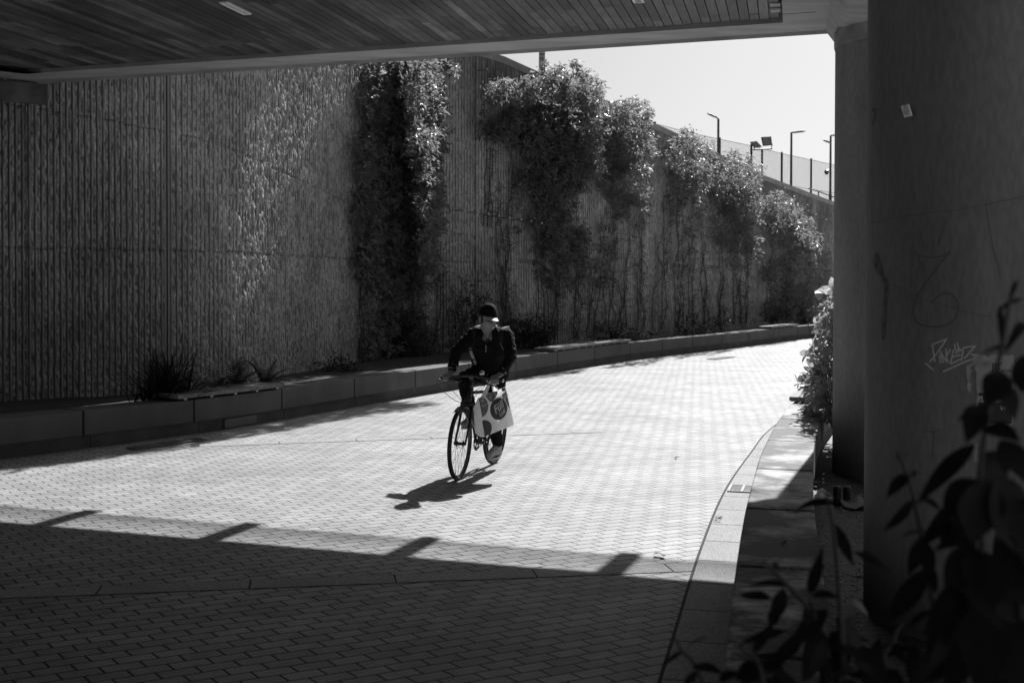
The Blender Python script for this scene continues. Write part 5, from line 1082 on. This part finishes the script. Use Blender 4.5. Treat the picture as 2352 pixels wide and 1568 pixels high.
for el, wr, h in ((elR, wrR, hR), (elL, wrL, hL)):
    d = (wr - el) / np.linalg.norm(wr - el); e2 = wr + (el - wr) * .16; m = MB(); m.tube([e2 - d * .03, e2 + d * .022], [.044, .041], 20, cap=False); m.tube([e2 - d * .03, e2 + d * .022], [.040, .037], 20, cap=False); m.build('shirt_cuff', mat('cuff_cloth', .5, .8), man, smooth=True, local=True)
t_ = MB()
for hp, kn, an in ((hpR, knR, anR), (hpL, knL, anL)):
    t_.capsule(hipC + P(-.02, 0, -.02), hp, .125, .105); t_.capsule(hp, kn, .100, .074); t_.capsule(kn, kn * .5 + an * .5, .074, .066); t_.capsule(kn * .5 + an * .5, an + P(.0, 0, .02), .066, .058)
t_.capsule(hipC + P(0, -.06, 0), hipC + P(0, .06, 0), .12, .12); fused('trousers', t_, TROU, man, .008, 4, .03, .06)
for an, pd_, s in ((anR, PRc + P(0, LEAN * .4, 0), -1), (anL, PLc + P(0, LEAN * .15, 0), 1)):
    m = MB(); heel, ball_, toe = an + P(-.045, 0, -.085), pd_ + P(.02, -s * .005, .046), pd_ + P(.115, s * .005, .036)
    m.capsule(an + P(.0, 0, .0), an + P(-.01, 0, -.05), .042, .044); m.capsule(heel, ball_, .036, .043); m.capsule(ball_, toe, .043, .034); m.capsule(an + P(.02, 0, -.03), ball_ + P(0, 0, .012), .04, .036)
    sh_ = fused('shoe', m, mat('shoe_leather', .30, .6, .15, 40), man, .006, 3)
    m = MB(); ol = []; 
    for i in range(28):
        a = 2 * pi * i / 28; x = .145 * cos(a); w_ = .044 + .010 * cos(a) if True else 0; ol.append((x, w_ * sin(a)))
    c = (heel + toe) / 2 + P(0, 0, -.040); fx = (toe - heel) / np.linalg.norm(toe - heel); fy = P(0, 1, 0); fz = np.cross(fx, fy)
    m.hexa([c + fx * x + fy * y - fz * .010 for x, y in ol], [c + fx * x + fy * y + fz * .012 for x, y in ol]); m.build('sole', mat('shoe_sole', .38, .7), sh_, local=True)
    m = MB()
    for k in range(4): q = an * (1 - (k + 1) / 6) + ball_ * ((k + 1) / 6) + P(.012, 0, .030); m.tube([q + P(0, -.024, -.008), q + P(0, 0, .004), q + P(0, .024, -.008)], .0032, 5)
    m.build('lace', mat('lace_grey', .2, .8), sh_, local=True)
# backpack with pale strap ends
bp_ = thing('backpack', 'dark backpack worn by the cyclist with pale webbing strap ends', 'backpack', tuple(RW), ANG)
m = MB()
for dy in (-.08, .08): m.capsule(P(.06, .06 + dy, 1.06), P(.24, .08 + dy, 1.34), .085, .07)
m.capsule(P(.05, .06, 1.08), P(.22, .08, 1.34), .1, .085); fused('bag_body', m, mat('backpack_cloth', .015, .8), bp_, .01, 5)
WEB = mat('pale_webbing', .40, .7)
def strap(pts, wd, name, mt): m = MB(); Q = smooth_path(pts, 5); m.tube(Q, wd / 2, 10, flat=.22); return m.build(name, mt, bp_, smooth=True, local=True)
strap([P(.27, -.055, 1.44), P(.42, -.045, 1.425), P(.475, -.06, 1.33), P(.43, -.095, 1.21)], .05, 'shoulder_strap', MATS['backpack_cloth'])
strap([P(.27, .235, 1.43), P(.43, .235, 1.415), P(.495, .245, 1.33), P(.48, .275, 1.22)], .05, 'shoulder_strap', MATS['backpack_cloth'])
strap([P(.455, -.098, 1.222), P(.43, -.085, 1.15), P(.36, -.072, 1.06), P(.29, -.075, .97)], .030, 'strap_end', WEB)
strap([P(.505, .236, 1.28), P(.50, .25, 1.25), P(.48, .268, 1.20)], .026, 'strap_end', WEB)
m = MB(); m.box(P(.452, -.096, 1.20), (.02, .04, .012)); m.box(P(.40, -.082, 1.10), (.02, .042, .012)); m.build('buckle', BLACK, bp_, local=True); 

# ------------------------------------------------------------------ carrier bag hanging from the left hand
gl = hL.copy()
Wb = np.array(MW[bike.name])
def to_world(p): return Wb[:3, :3] @ np.asarray(p, float) + Wb[:3, 3]
gw = to_world(gl); bag = thing('shopping_bag', 'full plastic carrier bag with dark discs hanging from the cyclist\'s hand', 'bag', tuple(gw))
dB = gw[1] - .06
TL, TR, BR, BL = PD(1098, 914, dB + .0), PD(1161, 888, dB + .10), PD(1180, 974, dB + .08), PD(1113, 1003, dB - .06)
LT, LB = PD(1087, 938, dB + .19), PD(1091.5, 994, dB + .15); RTb, RBb = PD(1168, 908, dB + .24), PD(1182, 972, dB + .22)
fn = np.cross(BL - TL, TR - TL); fn /= np.linalg.norm(fn); fn = fn if fn[1] < 0 else -fn
def fr(u, v):  # front sheet of the bag, u right, v down, softly bulging and creased
    p = (TL * (1 - u) + TR * u) * (1 - v) + (BL * (1 - u) + BR * u) * v
    bu = sin(pi * min(max(u, 0), 1)) ** .7 * sin(pi * min(max(v, 0) * .93 + .05, 1)) ** .7 * .030
    cr_ = .004 * sin(9 * u + 5 * v) * (1 - v) + .003 * sin(17 * (u - v * .6)) * v + .0025 * sin(31 * u * v + 2)
    sc_ = -.012 * math.exp(-((u - .42) / .10) ** 2 - (v / .2) ** 2)
    return p + fn * (bu + cr_ + sc_)
N = 22; m = MB(); FS_ = [[fr(i / N, k / N) for i in range(N + 1)] for k in range(N + 1)]
def grid(m, rows): 
    nr, nc = len(rows), len(rows[0]); m.add([v for r_ in rows for v in r_], [(k * nc + i, (k + 1) * nc + i, (k + 1) * nc + i + 1, k * nc + i + 1) for k in range(nr - 1) for i in range(nc - 1)])
grid(m, FS_)
def side(a, b_, e0, e1, cols=6, pinch=.02):
    out = []
    for k in range(N + 1):
        v = k / N; s0 = e0(v); s1 = a * (1 - v) + b_ * v; out.append([s0 * (1 - q) + s1 * q + fn * (-pinch * sin(pi * q) * (.6 + .4 * sin(7 * v))) for q in np.linspace(0, 1, cols)])
    return out
ls = side(LT, LB, lambda v: fr(0, v), None); rs = side(RTb, RBb, lambda v: fr(1, v), None); grid(m, ls); grid(m, rs)
back = [[ls[k][-1] * (1 - q) + rs[k][-1] * q - fn * .03 * sin(pi * q) * sin(pi * k / N) for q in np.linspace(0, 1, 10)] for k in range(N + 1)]; grid(m, back)
bot = [[FS_[N][int(round(q * N))] * (1 - t_) + (LB * (1 - q) + RBb * q) * t_ + np.array([0, 0, -.015 * sin(pi * t_)]) for q in np.linspace(0, 1, 12)] for t_ in np.linspace(0, 1, 5)]; grid(m, bot)
PL = mat('bag_plastic', .8, .38, .06, 12, .35, 30, trans=.5, tcol=1.1); m.build('bag_body', PL, bag, smooth=True)
m = MB(); inner = [[(fr(u, .06) * (1 - t_) + (LT * (1 - u) + RTb * u) * t_) + np.array([0, 0, .05 * sin(pi * t_) * sin(pi * u) ** .6 + .02 * sin(6 * u)]) for u in np.linspace(.05, .97, 12)] for t_ in np.linspace(.1, 1, 6)]; grid(m, inner); m.build('contents', mat('bag_contents', .6, .7, .2, 20), bag, smooth=True)
top = gw + np.array([0, -.02, .02])
for u0, u1 in ((.06, .30), (.52, .74)):
    m = MB(); rows = [[(fr(u0 + (u1 - u0) * q, .02) * (1 - t_) + (top + np.array([(q - .5) * .02 - .035, .0, 0])) * t_) - fn * .01 * sin(pi * q * 2) * (1 - t_) for q in np.linspace(0, 1, 7)] for t_ in np.linspace(0, 1, 8)]; grid(m, rows); m.build('handle_strap', PL, bag, smooth=True)
DI = mat('print_dark', .075, .4, .15, 20); MI = mat('print_mid', .17, .4, .15, 20); LI = mat('print_light', .6, .45)
def decal(poly, name, mt, e=.0025, ring=8):   # filled outline laid on the bulging sheet
    c = np.mean(np.array(poly), 0); m = MB(); P_ = [[c * (1 - t_) + np.array(q) * t_ for q in poly] for t_ in np.linspace(0.001, 1, ring)]; n = len(poly)
    vs = [fr(*q) + fn * e for r_ in P_ for q in r_]; m.add(vs, [(k * n + i, k * n + (i + 1) % n, (k + 1) * n + (i + 1) % n, (k + 1) * n + i) for k in range(ring - 1) for i in range(n)]); return m.build(name, mt, bag, smooth=True)
circ = lambda cx, cy, rx, ry, a0=0, a1=360, n=28: [(cx + rx * cos(rad(a)), cy + ry * sin(rad(a))) for a in np.linspace(a0, a1, n, endpoint=(a1 - a0 < 360))]
decal(circ(.60, .47, .30, .275), 'printed_disc', DI); decal([(.0, .60)] + circ(.0, .82, .265, .235, -90, 50)[1:] + [(.10, .995), (.01, .995)], 'printed_disc', DI)
decal([(.015, .02)] + circ(.02, .25, .26, .25, -70, 90), 'printed_disc', MI); decal([(.25, .0), (.70, .005), (.66, .10), (.55, .17), (.45, .235), (.36, .2), (.30, .10)], 'printed_disc', MI)
decal([(.985, .16), (.88, .30), (.93, .48), (.99, .60)], 'printed_disc', MI); decal([(.83, .005), (.97, .005), (.965, .08), (.85, .10)], 'printed_disc', MI)
decal([(.80, .145), (.975, .13), (.98, .27), (.825, .285)], 'logo_square', DI, .0032, 5); decal(circ(.895, .207, .07, .062), 'logo_disc', LI, .0045, 5)
def btext(body, cx, cy, sx, sy, rot, mt, e=.006, shear=.15, bold=.02):
    v, f = text_mesh(body, 1.0, shear, bold); a = rad(rot); link('lettering', [fr(cx + (x * cos(a) + y * sin(a)) * sx, cy + (-y * cos(a) + x * sin(a)) * sy) + fn * e for x, y in v], f, mt, bag)
btext('F\u00fcll', .60, .43, .25, .30, -14, LI); btext('Lidl', .68, .60, .155, .16, -14, LI); btext('Lidl', .895, .207, .075, .075, -6, DI, .0065)
btext('0', .40, .12, .10, .12, -10, LI); btext('0', .58, .075, .10, .12, -10, LI)
for i in range(6): decal([(.06 + i * .018, .05), (.07 + i * .018, .05), (.085 + i * .018, .15), (.075 + i * .018, .15)], 'barcode', LI, .004, 3)
for i in range(5): decal([(.86 + i * .018, .01), (.87 + i * .018, .01), (.88 + i * .018, .07), (.87 + i * .018, .07)], 'barcode', DI, .004, 3)
m = MB(); q = [fr(.10 + .03 * cos(a), .235 + .026 * sin(a)) + fn * .004 for a in np.linspace(0, 2 * pi, 16)]; m.ribbon(q, fn, .004); m.ribbon([fr(.15 + .13 * t_, .235 - .02 * t_) + fn * .004 for t_ in np.linspace(0, 1, 5)], fn, .006); m.build('printed_mark', LI, bag)
